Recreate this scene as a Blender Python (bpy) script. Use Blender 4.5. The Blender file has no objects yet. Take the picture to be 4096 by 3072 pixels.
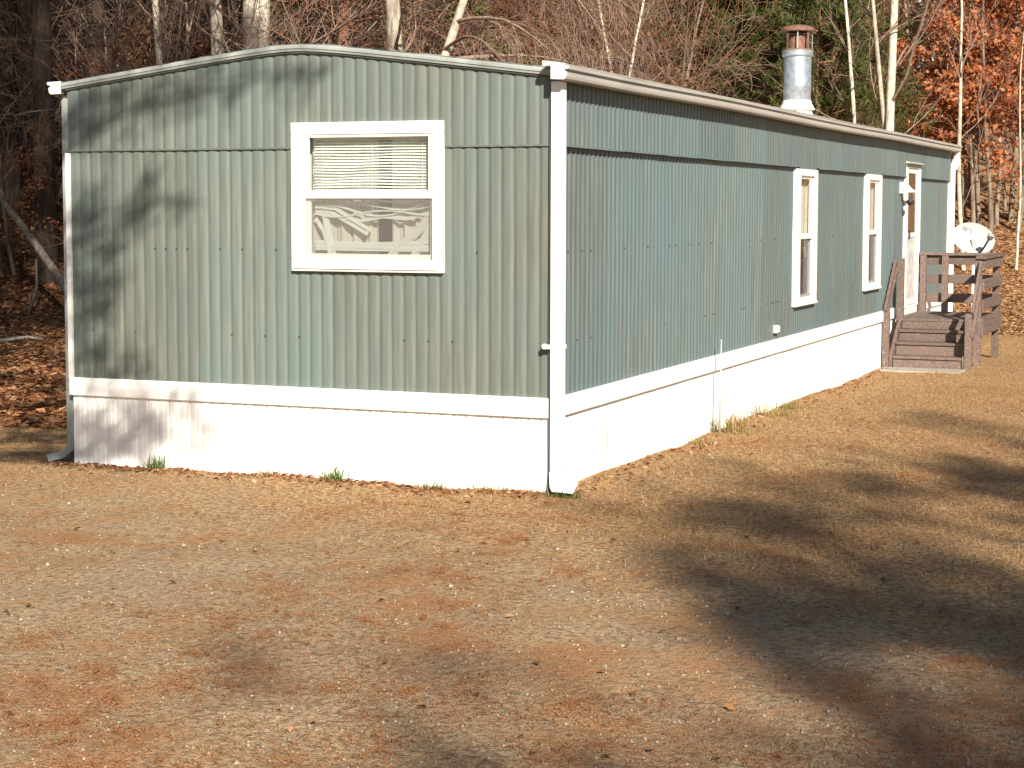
import bpy, math, random
import numpy as np
from mathutils import Vector, Matrix, noise

# ------------------------------------------------------------------ camera, sky, sun, exposure
SC = bpy.context.scene
COL = SC.collection
G = 0.70                                   # height of the bottom edge of the green siding above the yard

cam_d = bpy.data.cameras.new('camera')
cam = bpy.data.objects.new('camera', cam_d)
COL.objects.link(cam)
SC.camera = cam
fw = Vector((-0.37937626, 0.92214646, -0.07562772))
rt = Vector((0.92473556, 0.38060499, 0.00199427))
up = Vector((-0.0306233, 0.06917906, 0.99713413))
CAM = Vector((4.7888, -12.4085, 1.3964 + G))
cam.matrix_world = Matrix(((rt.x, up.x, -fw.x, CAM.x), (rt.y, up.y, -fw.y, CAM.y), (rt.z, up.z, -fw.z, CAM.z), (0, 0, 0, 1)))
cam_d.sensor_width = 36
cam_d.lens = 36 * 7304 / 4096
cam_d.shift_y = -153 / 4096
cam_d.clip_end = 2000

SUN_AZ = Vector((0.57, -0.82, 0)).normalized()
SUN_EL = math.radians(30)
sdir = Vector((SUN_AZ.x * math.cos(SUN_EL), SUN_AZ.y * math.cos(SUN_EL), math.sin(SUN_EL)))
w = bpy.data.worlds.new('World')
SC.world = w
w.use_nodes = True
wt = w.node_tree
bg = wt.nodes['Background']
sky = wt.nodes.new('ShaderNodeTexSky')
sky.sky_type = 'NISHITA'
sky.sun_disc = False
sky.sun_elevation = SUN_EL
sky.sun_rotation = math.atan2(sdir.x, sdir.y)
sky.air_density = 1.0
sky.dust_density = 0.6
wt.links.new(sky.outputs[0], bg.inputs[0])
bg.inputs[1].default_value = 0.052
sun_d = bpy.data.lights.new('sun', 'SUN')
sun = bpy.data.objects.new('sun', sun_d)
COL.objects.link(sun)
sun_d.energy = 5.0
sun_d.angle = math.radians(0.55)
sun_d.color = (1.0, 0.90, 0.765)
sun.location = (20, -30, 30)
sun.rotation_euler = sdir.to_track_quat('Z', 'Y').to_euler()
SC.view_settings.view_transform = 'Standard'
SC.view_settings.look = 'None'
SC.view_settings.gamma = 1
SC.view_settings.exposure = 0.93

# ------------------------------------------------------------------ helpers
def tag(o, label=None, cat=None, group=None, kind=None):
    if label: o['label'] = label
    if cat: o['category'] = cat
    if group: o['group'] = group
    if kind: o['kind'] = kind
    return o

def empty(name, loc, label=None, cat=None, group=None):
    o = bpy.data.objects.new(name, None)
    o.location = loc
    o.empty_display_size = 0.2
    COL.objects.link(o)
    return tag(o, label, cat, group)

def wloc(o):
    v = Vector((0, 0, 0))
    while o:
        v += o.location
        o = o.parent
    return v

class MB:
    def __init__(s):
        s.v = []; s.f = []
    def quad(s, a, b, c, d):
        n = len(s.v); s.v += [a, b, c, d]; s.f.append((n, n + 1, n + 2, n + 3))
    def box(s, x0, x1, y0, y1, z0, z1):
        n = len(s.v)
        s.v += [(x0, y0, z0), (x1, y0, z0), (x1, y1, z0), (x0, y1, z0), (x0, y0, z1), (x1, y0, z1), (x1, y1, z1), (x0, y1, z1)]
        s.f += [(n, n + 3, n + 2, n + 1), (n + 4, n + 5, n + 6, n + 7), (n, n + 1, n + 5, n + 4), (n + 1, n + 2, n + 6, n + 5), (n + 2, n + 3, n + 7, n + 6), (n + 3, n, n + 4, n + 7)]
        return s
    def bar(s, a, b, wd, ht, upv=(0, 0, 1)):
        a = Vector(a); b = Vector(b); d = (b - a).normalized()
        sd = d.cross(Vector(upv)).normalized(); u = sd.cross(d).normalized()
        n = len(s.v)
        for p in (a, b):
            for i, j in ((-1, -1), (1, -1), (1, 1), (-1, 1)):
                s.v.append(tuple(p + sd * (i * wd / 2) + u * (j * ht / 2)))
        s.f += [(n, n + 1, n + 2, n + 3), (n + 7, n + 6, n + 5, n + 4)]
        for i in range(4):
            j = (i + 1) % 4
            s.f.append((n + i, n + 4 + i, n + 4 + j, n + j))
        return s
    def tube(s, pts, rad, n=6, cap=True):
        P = [Vector(p) for p in pts]
        base = len(s.v); m = len(P)
        for i, p in enumerate(P):
            d = (P[min(i + 1, m - 1)] - P[max(i - 1, 0)])
            d = d.normalized() if d.length > 1e-9 else Vector((0, 0, 1))
            a = Vector((0, 0, 1)) if abs(d.z) < .9 else Vector((1, 0, 0))
            e1 = d.cross(a).normalized(); e2 = d.cross(e1)
            r = rad[i] if isinstance(rad, (list, tuple)) else rad
            for k in range(n):
                t = 2 * math.pi * k / n
                s.v.append(tuple(p + e1 * (r * math.cos(t)) + e2 * (r * math.sin(t))))
        for i in range(m - 1):
            for k in range(n):
                k2 = (k + 1) % n
                s.f.append((base + i * n + k, base + i * n + k2, base + (i + 1) * n + k2, base + (i + 1) * n + k))
        if cap:
            s.f.append(tuple(base + k for k in range(n))[::-1])
            s.f.append(tuple(base + (m - 1) * n + k for k in range(n)))
        return s
    def lathe(s, prof, c, n=32):
        base = len(s.v); m = len(prof)
        for r, z in prof:
            for k in range(n):
                t = 2 * math.pi * k / n
                s.v.append((c[0] + r * math.cos(t), c[1] + r * math.sin(t), c[2] + z))
        for i in range(m - 1):
            for k in range(n):
                k2 = (k + 1) % n
                s.f.append((base + i * n + k, base + i * n + k2, base + (i + 1) * n + k2, base + (i + 1) * n + k))
        return s
    def prism(s, poly, ax, lo, hi):
        # poly: list of 2-tuples in the plane normal to ax
        n = len(s.v); m = len(poly)
        for t in (lo, hi):
            for p in poly:
                q = list(p); q.insert(ax, t); s.v.append(tuple(q))
        s.f.append(tuple(n + i for i in range(m))); s.f.append(tuple(n + m + i for i in range(m))[::-1])
        for i in range(m):
            j = (i + 1) % m
            s.f.append((n + i, n + m + i, n + m + j, n + j))
        return s
    def build(s, name, m, parent=None, smooth=False, bevel=0):
        off = wloc(parent) if parent else Vector((0, 0, 0))
        me = bpy.data.meshes.new(name)
        me.from_pydata([(a - off.x, b - off.y, c - off.z) for a, b, c in s.v], [], s.f)
        me.materials.append(m)
        if smooth:
            me.polygons.foreach_set('use_smooth', [True] * len(me.polygons))
        me.update()
        o = bpy.data.objects.new(name, me)
        COL.objects.link(o)
        o.parent = parent
        if bevel:
            b = o.modifiers.new('bevel', 'BEVEL'); b.width = bevel; b.segments = 2; b.limit_method = 'ANGLE'
        return o

def np_mesh(name, verts, quads, m, parent=None, smooth=False):
    me = bpy.data.meshes.new(name)
    k = quads.shape[1]
    me.vertices.add(len(verts)); me.vertices.foreach_set('co', verts.astype(np.float32).ravel())
    me.loops.add(quads.size); me.loops.foreach_set('vertex_index', quads.astype(np.int32).ravel())
    me.polygons.add(len(quads)); me.polygons.foreach_set('loop_start', np.arange(0, quads.size, k, dtype=np.int32))
    me.update(calc_edges=True)
    me.materials.append(m)
    if smooth: me.polygons.foreach_set('use_smooth', [True] * len(me.polygons))
    o = bpy.data.objects.new(name, me)
    COL.objects.link(o); o.parent = parent
    return o

def tree_copy(src, parent=None):
    c = src.copy(); COL.objects.link(c); c.parent = parent
    for ch in src.children: tree_copy(ch, c)
    return c

# ------------------------------------------------------------------ materials
class NM:
    def __init__(s, name, rough=0.8, spec=0.3):
        s.m = bpy.data.materials.new(name); s.m.use_nodes = True
        s.t = s.m.node_tree; s.n = s.t.nodes
        s.b = s.n['Principled BSDF']; s.out = s.n['Material Output']
        s.b.inputs['Roughness'].default_value = rough
        s.b.inputs['Specular IOR Level'].default_value = spec
    def node(s, t, **k):
        x = s.n.new(t)
        for a, b in k.items(): setattr(x, a, b)
        return x
    def link(s, a, b): s.t.links.new(a, b)
    def pos(s, scale=(1, 1, 1), obj=False):
        c = s.node('ShaderNodeTexCoord') if obj else s.node('ShaderNodeNewGeometry')
        mp = s.node('ShaderNodeMapping'); mp.inputs['Scale'].default_value = scale
        s.link(c.outputs['Object' if obj else 'Position'], mp.inputs[0]); return mp.outputs[0]
    def noise(s, vec, scale, detail=4, rough=.55):
        x = s.node('ShaderNodeTexNoise'); x.inputs['Scale'].default_value = scale
        x.inputs['Detail'].default_value = detail; x.inputs['Roughness'].default_value = rough
        s.link(vec, x.inputs['Vector']); return x.outputs['Fac']
    def voro(s, vec, scale, out='Distance'):
        x = s.node('ShaderNodeTexVoronoi'); x.inputs['Scale'].default_value = scale
        s.link(vec, x.inputs['Vector']); return x.outputs[out]
    def ramp(s, fac, stops):
        x = s.node('ShaderNodeValToRGB'); e = x.color_ramp.elements
        while len(e) < len(stops): e.new(.5)
        for el, (p, c) in zip(e, stops):
            el.position = p; el.color = (c, c, c, 1) if isinstance(c, (int, float)) else (*c, 1)
        s.link(fac, x.inputs[0]); return x.outputs[0]
    def mix(s, fac, a, b, mode='MIX'):
        x = s.node('ShaderNodeMix', data_type='RGBA', blend_type=mode)
        for v, i in ((fac, 0), (a, 6), (b, 7)):
            if isinstance(v, (int, float)): x.inputs[i].default_value = v
            elif isinstance(v, tuple): x.inputs[i].default_value = (*v, 1)
            else: s.link(v, x.inputs[i])
        return x.outputs[2]
    def math(s, op, a, b=0.0):
        x = s.node('ShaderNodeMath', operation=op)
        for v, i in ((a, 0), (b, 1)):
            if isinstance(v, (int, float)): x.inputs[i].default_value = v
            else: s.link(v, x.inputs[i])
        return x.outputs[0]
    def color(s, c):
        if isinstance(c, tuple): s.b.inputs['Base Color'].default_value = (*c, 1)
        else: s.link(c, s.b.inputs['Base Color'])
        return s
    def bump(s, h, strength=.3, dist=.01):
        x = s.node('ShaderNodeBump'); x.inputs['Strength'].default_value = strength; x.inputs['Distance'].default_value = dist
        s.link(h, x.inputs['Height']); s.link(x.outputs[0], s.b.inputs['Normal']); return s
    def island(s): return s.node('ShaderNodeNewGeometry').outputs['Random Per Island']
    def objrand(s): return s.node('ShaderNodeObjectInfo').outputs['Random']

M = {}
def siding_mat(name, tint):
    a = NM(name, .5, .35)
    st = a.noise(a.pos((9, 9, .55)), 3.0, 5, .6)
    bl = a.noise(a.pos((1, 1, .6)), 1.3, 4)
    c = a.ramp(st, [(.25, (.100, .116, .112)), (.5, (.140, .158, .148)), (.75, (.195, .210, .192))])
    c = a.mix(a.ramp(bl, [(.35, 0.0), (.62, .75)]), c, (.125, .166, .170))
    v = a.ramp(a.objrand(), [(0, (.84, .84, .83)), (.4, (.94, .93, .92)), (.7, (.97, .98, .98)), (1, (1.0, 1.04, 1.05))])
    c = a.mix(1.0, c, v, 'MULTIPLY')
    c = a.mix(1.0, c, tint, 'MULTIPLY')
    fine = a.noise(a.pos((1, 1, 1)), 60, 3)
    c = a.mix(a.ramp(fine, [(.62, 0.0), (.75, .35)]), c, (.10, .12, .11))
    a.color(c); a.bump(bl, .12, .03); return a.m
M['siding'] = siding_mat('siding_paint', (.90, .985, 1.03))             # long side: its weaker sun and bluer skylight put into the tint
M['siding_end'] = siding_mat('siding_paint_sunlit', (1.02, 1.0, .92))    # end wall: same paint, warm sunlight put into the tint
def white_mat(name, base, dirt=(.55, .50, .42), amt=.25, rough=.45):
    a = NM(name, rough, .35)
    n = a.noise(a.pos((3, 3, .8)), 3.5, 5)
    a.color(a.mix(a.ramp(n, [(.5, 0.0), (.8, amt)]), base, dirt)); return a.m
M['white'] = white_mat('white_paint', (.83, .83, .81), (.62, .59, .53), .18)
M['skirt'] = white_mat('skirt_paint', (.81, .81, .80), (.62, .58, .50), .28)
M['vinyl'] = white_mat('white_vinyl', (.82, .81, .78), (.7, .66, .58), .15, .35)
def simple(name, c, rough=.7, spec=.3, metal=0, var=.15, sc=8):
    a = NM(name, rough, spec); a.b.inputs['Metallic'].default_value = metal
    n = a.noise(a.pos(), sc, 5)
    lo = tuple(x * (1 - var) for x in c); hi = tuple(min(1, x * (1 + var)) for x in c)
    a.color(a.ramp(n, [(.3, lo), (.7, hi)])); return a.m
M['trim_grey'] = simple('roof_trim_metal', (.29, .315, .305), .45, .4, .0, .25, 5)
M['roof'] = simple('roof_coating', (.62, .59, .53), .7, .2, 0, .22, 3)
def gutter_mat():
    a = NM('gutter_metal', .4, .4)
    n = a.noise(a.pos((2, .6, 2)), 2.5, 5)
    a.color(a.mix(a.ramp(n, [(.45, 0.0), (.75, .5)]), (.46, .45, .43), (.30, .275, .245))); return a.m
M['gutter'] = gutter_mat()
M['galv'] = simple('galvanised_steel', (.36, .41, .45), .38, .5, .55, .25, 14)
M['rust'] = simple('rusty_steel', (.19, .105, .075), .75, .3, .2, .35, 18)
M['dark'] = simple('dark_plastic', (.03, .03, .035), .5)
M['screw'] = simple('screw_head', (.085, .098, .094), .5)
M['concrete'] = simple('concrete', (.34, .31, .26), .9, .2, 0, .2, 7)
M['dish'] = simple('dish_paint', (.36, .385, .385), .5, .3, 0, .06, 3)
M['curtain'] = simple('curtain_cloth', (.62, .59, .54), .9, .1, 0, .08, 4)
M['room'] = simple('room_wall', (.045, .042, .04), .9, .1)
M['doorwood'] = simple('brown_door', (.14, .055, .035), .45, .4, 0, .2, 5)
M['doorlow'] = simple('storm_door_panel', (.55, .55, .54), .35, .5, 0, .3, 9)
def slat_mat():
    a = NM('blind_slat_vinyl', .4, .35)
    a.color((.86, .86, .82))
    tr = a.node('ShaderNodeBsdfTranslucent'); tr.inputs[0].default_value = (.86, .86, .80, 1)
    mx = a.node('ShaderNodeMixShader'); mx.inputs[0].default_value = .25
    a.link(a.b.outputs[0], mx.inputs[1]); a.link(tr.outputs[0], mx.inputs[2]); a.link(mx.outputs[0], a.out.inputs[0]); return a.m
M['slat'] = slat_mat()
def glass_mat(name, tint=(.95, .97, .96), dark=None, gloss_lo=.05):
    a = NM(name)
    tp = a.node('ShaderNodeBsdfTransparent'); tp.inputs[0].default_value = (*tint, 1)
    gl = a.node('ShaderNodeBsdfGlossy'); gl.inputs['Roughness'].default_value = .02
    ge = a.node('ShaderNodeNewGeometry'); dt = a.node('ShaderNodeVectorMath', operation='DOT_PRODUCT'); a.link(ge.outputs['Normal'], dt.inputs[0]); a.link(ge.outputs['Incoming'], dt.inputs[1])
    sch = a.math('ADD', a.math('MULTIPLY', a.math('POWER', a.math('SUBTRACT', 1.0, a.math('ABSOLUTE', dt.outputs['Value'])), 5.0), .96), .04)
    mx = a.node('ShaderNodeMixShader')
    a.link(sch, mx.inputs[0]); a.link(tp.outputs[0], mx.inputs[1]); a.link(gl.outputs[0], mx.inputs[2])
    a.link(mx.outputs[0], a.out.inputs[0]); return a.m
M['glass'] = glass_mat('window_glass')
M['glassdark'] = glass_mat('storm_glass', (.75, .78, .78))
def screen_mat():
    a = NM('insect_screen', .8); a.color((.085, .08, .078))
    tp = a.node('ShaderNodeBsdfTransparent'); mx = a.node('ShaderNodeMixShader'); mx.inputs[0].default_value = .5
    a.link(tp.outputs[0], mx.inputs[1]); a.link(a.b.outputs[0], mx.inputs[2]); a.link(mx.outputs[0], a.out.inputs[0]); return a.m
M['screen'] = screen_mat()
M['screen_hazy'] = screen_mat(); M['screen_hazy'].name = 'hazy_insect_screen'
M['screen_hazy'].node_tree.nodes['Principled BSDF'].inputs['Base Color'].default_value = (.22, .21, .20, 1)
[n for n in M['screen_hazy'].node_tree.nodes if n.type == 'MIX_SHADER'][0].inputs[0].default_value = .40
def wood_mat():
    a = NM('stained_deck_wood', .75, .2)
    g = a.noise(a.pos((14, 14, 14)), 2.0, 5)
    f = a.noise(a.pos((60, 6, 60)), 1.0, 4)
    c = a.ramp(f, [(.3, (.092, .066, .057)), (.55, (.158, .116, .101)), (.75, (.235, .180, .156))])
    wear = a.noise(a.pos((3, 3, 8)), 3.5, 6, .7)
    c = a.mix(a.ramp(wear, [(.60, 0.0), (.70, .75)]), c, (.33, .26, .20))
    c = a.mix(1.0, c, a.ramp(a.objrand(), [(0, .85), (1, 1.12)]), 'MULTIPLY')
    a.color(c); a.bump(g, .2, .006); return a.m
M['wood'] = wood_mat()

def bark_mat(name, lo, mid, hi, rough=.9, sc=(9, 9, 2.2)):
    a = NM(name, rough, .1)
    n = a.noise(a.pos(sc), 1.6, 6, .65)
    big = a.noise(a.pos((2, 2, .9)), 1.4, 3)
    c = a.ramp(n, [(.3, lo), (.5, mid), (.68, hi)])
    c = a.mix(a.ramp(big, [(.5, 0.0), (.72, .6)]), c, lo)
    c = a.mix(1.0, c, a.ramp(a.objrand(), [(0, .8), (1, 1.15)]), 'MULTIPLY')
    a.color(c); a.bump(n, .5, .02); return a.m
M['bark_pale'] = bark_mat('bark_pale_grey', (.16, .125, .095), (.40, .36, .30), (.58, .53, .45))
M['bark_grey'] = bark_mat('bark_grey_brown', (.10, .075, .055), (.21, .165, .125), (.32, .265, .21))
M['bark_pine'] = bark_mat('bark_pine_red', (.09, .045, .028), (.22, .115, .070), (.33, .19, .12))
M['bark_birch'] = bark_mat('bark_white_sapling', (.26, .22, .17), (.52, .47, .38), (.68, .62, .52), .85, (7, 7, 5))
M['bark_shaded'] = bark_mat('bark_shaded', (.030, .022, .017), (.065, .048, .037), (.10, .078, .06))  # woodland shade put into the bark colour of the left pines
M['twig'] = bark_mat('twig_bark', (.13, .085, .062), (.24, .165, .125), (.36, .27, .21))
M['twig_red'] = bark_mat('twig_reddish', (.13, .060, .038), (.25, .120, .075), (.36, .195, .125))

def leaf_mat(name, stops, trans=.4):
    a = NM(name, .75, .15)
    c = a.ramp(a.island(), stops)
    a.color(c)
    tr = a.node('ShaderNodeBsdfTranslucent'); a.link(c, tr.inputs[0])
    mx = a.node('ShaderNodeMixShader'); mx.inputs[0].default_value = trans
    a.link(a.b.outputs[0], mx.inputs[1]); a.link(tr.outputs[0], mx.inputs[2]); a.link(mx.outputs[0], a.out.inputs[0]); return a.m
M['oakleaf'] = leaf_mat('oak_leaf_orange', [(0, (.24, .075, .032)), (.4, (.42, .140, .055)), (.75, (.54, .22, .095)), (1, (.60, .33, .18))])
M['oakdull'] = leaf_mat('oak_leaf_brown', [(0, (.10, .045, .022)), (.5, (.22, .095, .042)), (1, (.38, .19, .085))])
M['needle'] = leaf_mat('pine_needles', [(0, (.035, .050, .018)), (.5, (.085, .105, .030)), (1, (.165, .170, .055))], .25)
M['needledark'] = leaf_mat('pine_needles_dark', [(0, (.020, .040, .018)), (1, (.06, .085, .03))], .2)
M['litter'] = leaf_mat('leaf_litter', [(0, (.13, .055, .026)), (.45, (.30, .130, .055)), (.8, (.42, .22, .11)), (1, (.52, .36, .22))], .2)
M['pneedle'] = leaf_mat('fallen_needles', [(0, (.25, .10, .036)), (.5, (.42, .175, .065)), (1, (.55, .27, .115))], .2)
M['straw'] = leaf_mat('dead_grass', [(0, (.30, .165, .075)), (.5, (.46, .285, .140)), (.93, (.56, .385, .20)), (1, (.33, .31, .10))], .25)
M['greengrass'] = leaf_mat('green_grass', [(0, (.05, .10, .025)), (.6, (.12, .20, .05)), (1, (.30, .28, .10))], .3)
M['tuftmix'] = leaf_mat('tuft_grass', [(0, (.16, .15, .045)), (.5, (.30, .26, .085)), (1, (.46, .36, .16))], .3)
M['pebble'] = leaf_mat('gravel_stones', [(0, (.15, .125, .098)), (.6, (.27, .22, .165)), (.95, (.38, .31, .23)), (1, (.46, .39, .30))], 0)

def ground_mat():
    a = NM('yard_ground', .95, .1)
    P = a.pos()
    big = a.noise(P, .55, 3, .6); mid = a.noise(P, 2.3, 4, .6); fine = a.noise(P, 26, 3, .7); vf = a.noise(P, 110, 2, .6)
    dirt = a.ramp(fine, [(.35, (.19, .130, .076)), (.5, (.380, .272, .164)), (.64, (.50, .375, .235))])
    dirt = a.mix(a.ramp(vf, [(.38, .7), (.48, 0.0)]), dirt, (.14, .10, .068))
    need = a.ramp(vf, [(.32, (.17, .075, .034)), (.5, (.36, .165, .068)), (.68, (.50, .265, .120))])
    m1 = a.math('ADD', a.math('MULTIPLY', big, .62), a.math('MULTIPLY', mid, .55))
    m1 = a.math('ADD', m1, a.math('MULTIPLY', fine, .28))
    c = a.mix(a.ramp(m1, [(.69, 0.0), (.86, .75)]), dirt, need)
    # grass zone: close to the house and away up the side yard
    sep = a.node('ShaderNodeSeparateXYZ'); a.link(P, sep.inputs[0])
    straw = a.ramp(fine, [(.36, (.175, .098, .046)), (.5, (.38, .228, .110)), (.64, (.55, .375, .195))])
    gmask = a.math('ADD', a.math('ADD', sep.outputs['Y'], a.math('MULTIPLY', sep.outputs['X'], .35)), a.math('MULTIPLY', mid, 3.2))
    gm = a.ramp(a.math('MULTIPLY', a.math('ADD', gmask, 2.2), .25), [(.1, 0.0), (.75, .9)])
    c = a.mix(gm, c, straw)
    # leaf covered slope and wood floor, tree shade darkened into the floor colour
    vo = a.node('ShaderNodeTexVoronoi'); vo.inputs['Scale'].default_value = 9; a.link(P, vo.inputs['Vector'])
    lit = a.ramp(a.math('FRACT', a.math('MULTIPLY', a.math('ADD', vo.outputs['Distance'], mid), 3.0)), [(0, (.05, .028, .018)), (.5, (.105, .056, .032)), (1, (.17, .095, .052))])
    bank = a.ramp(fine, [(.34, (.17, .088, .042)), (.5, (.34, .190, .092)), (.66, (.46, .285, .150))])
    lit = a.mix(a.ramp(a.math('MULTIPLY', a.math('ADD', sep.outputs['X'], 9.0), .2), [(.1, 0.0), (.7, 1.0)]), lit, bank)
    d = a.math('SUBTRACT', sep.outputs['Y'], a.math('MULTIPLY', sep.outputs['X'], .45))
    lm = a.ramp(a.math('MULTIPLY', a.math('ADD', a.math('SUBTRACT', d, 21.0), a.math('MULTIPLY', big, 6.0)), .12), [(.2, 0.0), (.7, 1.0)])
    c = a.mix(lm, c, lit)
    a.color(c)
    a.bump(a.math('ADD', fine, a.math('MULTIPLY', vf, .7)), .8, .025); return a.m
M['ground'] = ground_mat()

# ------------------------------------------------------------------ ground: one sheet, yard, bank and wooded hill
def sstep(a, b, x):
    t = max(0., min(1., (x - a) / (b - a))); return t * t * (3 - 2 * t)
def ground_z(x, y):
    z = -0.0055 * max(0., min(y, 22.))
    d = y - (21 + .45 * max(-60., min(30., x)))
    left = sstep(-6, -20, x)
    if d > 0:
        sl = .22 + .12 * left
        h = sl * (math.sqrt(d * d + 9) - 3)
        cap = 5.2 + 29 * left
        z += h if h < cap * .6 else cap * .6 + (cap * .4) * (1 - math.exp(-(h - cap * .6) / (cap * .4)))
    z += .05 * noise.noise(Vector((x * .35, y * .35, 3.1))) * (1 if d < 0 else 2.5)
    near = sstep(.0, .6, max(-y, x, -4.2 - x))
    z += .022 * noise.noise(Vector((x * 1.7, y * 1.7, 8.2)))
    return z

def axis(segs):
    out = [segs[0][0]]
    for a, b, n in segs:
        out += [a + (b - a) * i / n for i in range(1, n + 1)]
    return out
gx = axis([(-400, -60, 12), (-60, -26, 22), (-26, -8, 40), (-8, 8, 150), (8, 30, 22), (30, 400, 12)])
gy = axis([(-400, -60, 10), (-60, -9, 24), (-9, 8, 150), (8, 22, 60), (22, 60, 60), (60, 140, 30), (140, 600, 12)])
gv = np.array([(x, y, ground_z(x, y)) for y in gy for x in gx])
nx = len(gx)
gq = np.array([(j * nx + i, j * nx + i + 1, (j + 1) * nx + i + 1, (j + 1) * nx + i) for j in range(len(gy) - 1) for i in range(nx - 1)])
ground = np_mesh('ground', gv, gq, M['ground'], None, True)
tag(ground, 'gravelly dirt yard with straw grass rising to a leaf covered wooded bank', None, None, 'structure')

# ------------------------------------------------------------------ the mobile home
W, L = 4.21, 17.83
home = empty('mobile_home', (-2.1, 8.9, 0), 'long green ribbed metal mobile home with white skirting and low curved roof', 'mobile home')
PITCH = .1
PROF = [(0, 0), (.10, .45), (.20, .92), (.30, 1), (.60, 1), (.72, .92), (.84, .45), (.94, 0)]
def rib_samples(a, b, extra=()):
    xs = set([a, b] + [e for e in extra if a < e < b])
    k = math.floor(a / PITCH) - 1
    while k * PITCH < b + PITCH:
        for u, _ in PROF:
            x = (k + u) * PITCH
            if a < x < b: xs.add(x)
        k += 1
    xs = sorted(xs)
    out = [xs[0]]
    for x in xs[1:]:
        if x - out[-1] > 1e-4: out.append(x)
    return out
def rib_h(x):
    u = (x / PITCH) % 1.0
    P = PROF + [(1, 0)]
    for (a, ha), (b, hb) in zip(P, P[1:]):
        if a <= u <= b: return ha + (hb - ha) * ((u - a) / (b - a) if b > a else 0)
    return 0
def panel(name, mat, parent, a, b, zlo, zhi, axis_, base, amp=.012, openings=(), seed=0, rows=7):
    """ribbed sheet from a to b along the wall; axis_ 'y' = end wall (faces -Y), 'x' = long side (faces +X)"""
    mb = MB()
    ex = [e for o in openings for e in o[:2]]
    xs = rib_samples(a, b, ex)
    idx = {}
    def vert(x, z):
        key = (round(x, 5), round(z, 5))
        if key not in idx:
            wob = .004 * noise.noise(Vector((x * .8 + seed, z * 1.1, seed * 3.7))) + .0025 * noise.noise(Vector((x * 4, z * 2.5, seed)))
            h = base + amp * rib_h(x) + wob
            idx[key] = len(mb.v)
            mb.v.append((x, -h, z) if axis_ == 'y' else (h, x, z))
        return idx[key]
    for x0, x1 in zip(xs, xs[1:]):
        xm = (x0 + x1) / 2
        iv = [(0., 1.)]
        spans = []
        op = [o for o in openings if o[0] < xm < o[1]]
        if op:
            o = op[0]
            if o[2] > zlo + .01: spans.append((lambda x: zlo, lambda x, o=o: o[2], max(1, int(rows * (o[2] - zlo) / 2))))
            if o[3] < zhi(xm) - .005: spans.append((lambda x, o=o: o[3], zhi, 2))
        else:
            spans.append((lambda x: zlo, zhi, rows))
        for f0, f1, n in spans:
            for i in range(n):
                t0, t1 = i / n, (i + 1) / n
                q = [vert(x, f0(x) + (f1(x) - f0(x)) * t) for x, t in ((x0, t0), (x1, t0), (x1, t1), (x0, t1))]
                mb.f.append(tuple(q) if axis_ == 'y' else tuple(q))
    return mb.build(name, mat, parent, smooth=True)

RX = -W / 2
def roof_z(x):
    t = min(1.03, abs((x - RX) / (W / 2)))
    return G + 2.365 + .235 * (1 - (math.sqrt(t * t + .014) - .1183) / .8887)
ZS = G + 1.846
GW = (-2.06, -.905, G + .97, G + 1.975)                    # end window opening
SW = [(7.42, 8.25, G + .37, G + 1.78), (11.2, 12.05, G + .37, G + 1.79)]
DO = (13.95, 14.95, G - .02, G + 1.97)
cuts = [-W, -3.63, -2.43, -1.23, -.035, 0]
cuts = [-W, -3.0, -1.8, -.6, 0]
for i, (a, b) in enumerate(zip(cuts, cuts[1:])):
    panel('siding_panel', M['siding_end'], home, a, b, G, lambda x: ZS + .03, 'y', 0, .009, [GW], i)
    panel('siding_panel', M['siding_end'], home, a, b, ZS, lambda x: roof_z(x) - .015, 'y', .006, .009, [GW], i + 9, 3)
scuts = [.0] + [1.2 * k for k in range(1, 15)] + [L]
for i, (a, b) in enumerate(zip(scuts, scuts[1:])):
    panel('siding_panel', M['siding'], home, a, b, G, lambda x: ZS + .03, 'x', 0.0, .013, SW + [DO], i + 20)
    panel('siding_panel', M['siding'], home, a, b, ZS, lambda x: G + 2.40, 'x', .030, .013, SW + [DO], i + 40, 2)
# hem along the lower edge of the upper panels
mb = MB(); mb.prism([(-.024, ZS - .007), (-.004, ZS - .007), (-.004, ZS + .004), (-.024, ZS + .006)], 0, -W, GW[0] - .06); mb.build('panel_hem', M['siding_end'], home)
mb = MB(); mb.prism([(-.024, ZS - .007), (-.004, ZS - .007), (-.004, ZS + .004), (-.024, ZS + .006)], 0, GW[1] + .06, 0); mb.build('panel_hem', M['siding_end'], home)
hs = [(.0, SW[0][0] - .12), (SW[0][1] + .08, SW[1][0] - .12), (SW[1][1] + .08, DO[0] - .08), (DO[1] + .08, L)]
rng = random.Random(4)
for a, b in hs:
    mb = MB(); n = max(2, int((b - a) / .3)); wv = [.006 * noise.noise(Vector((k * .7, a, 2))) for k in range(n + 1)]
    for k in range(n):
        y0 = a + (b - a) * k / n; y1 = a + (b - a) * (k + 1) / n
        A = [(.004, y0, ZS - .004 + wv[k]), (.056 + wv[k], y0, ZS - .008 + wv[k]), (.046 + wv[k], y0, ZS + .008), (.004, y0, ZS + .004)]
        B = [(.004, y1, ZS - .004 + wv[k + 1]), (.056 + wv[k + 1], y1, ZS - .008 + wv[k + 1]), (.046 + wv[k + 1], y1, ZS + .008), (.004, y1, ZS + .004)]
        for i in range(4):
            j = (i + 1) % 4; mb.quad(A[i], B[i], B[j], A[j])
    mb.build('panel_hem', M['siding'], home)
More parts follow.
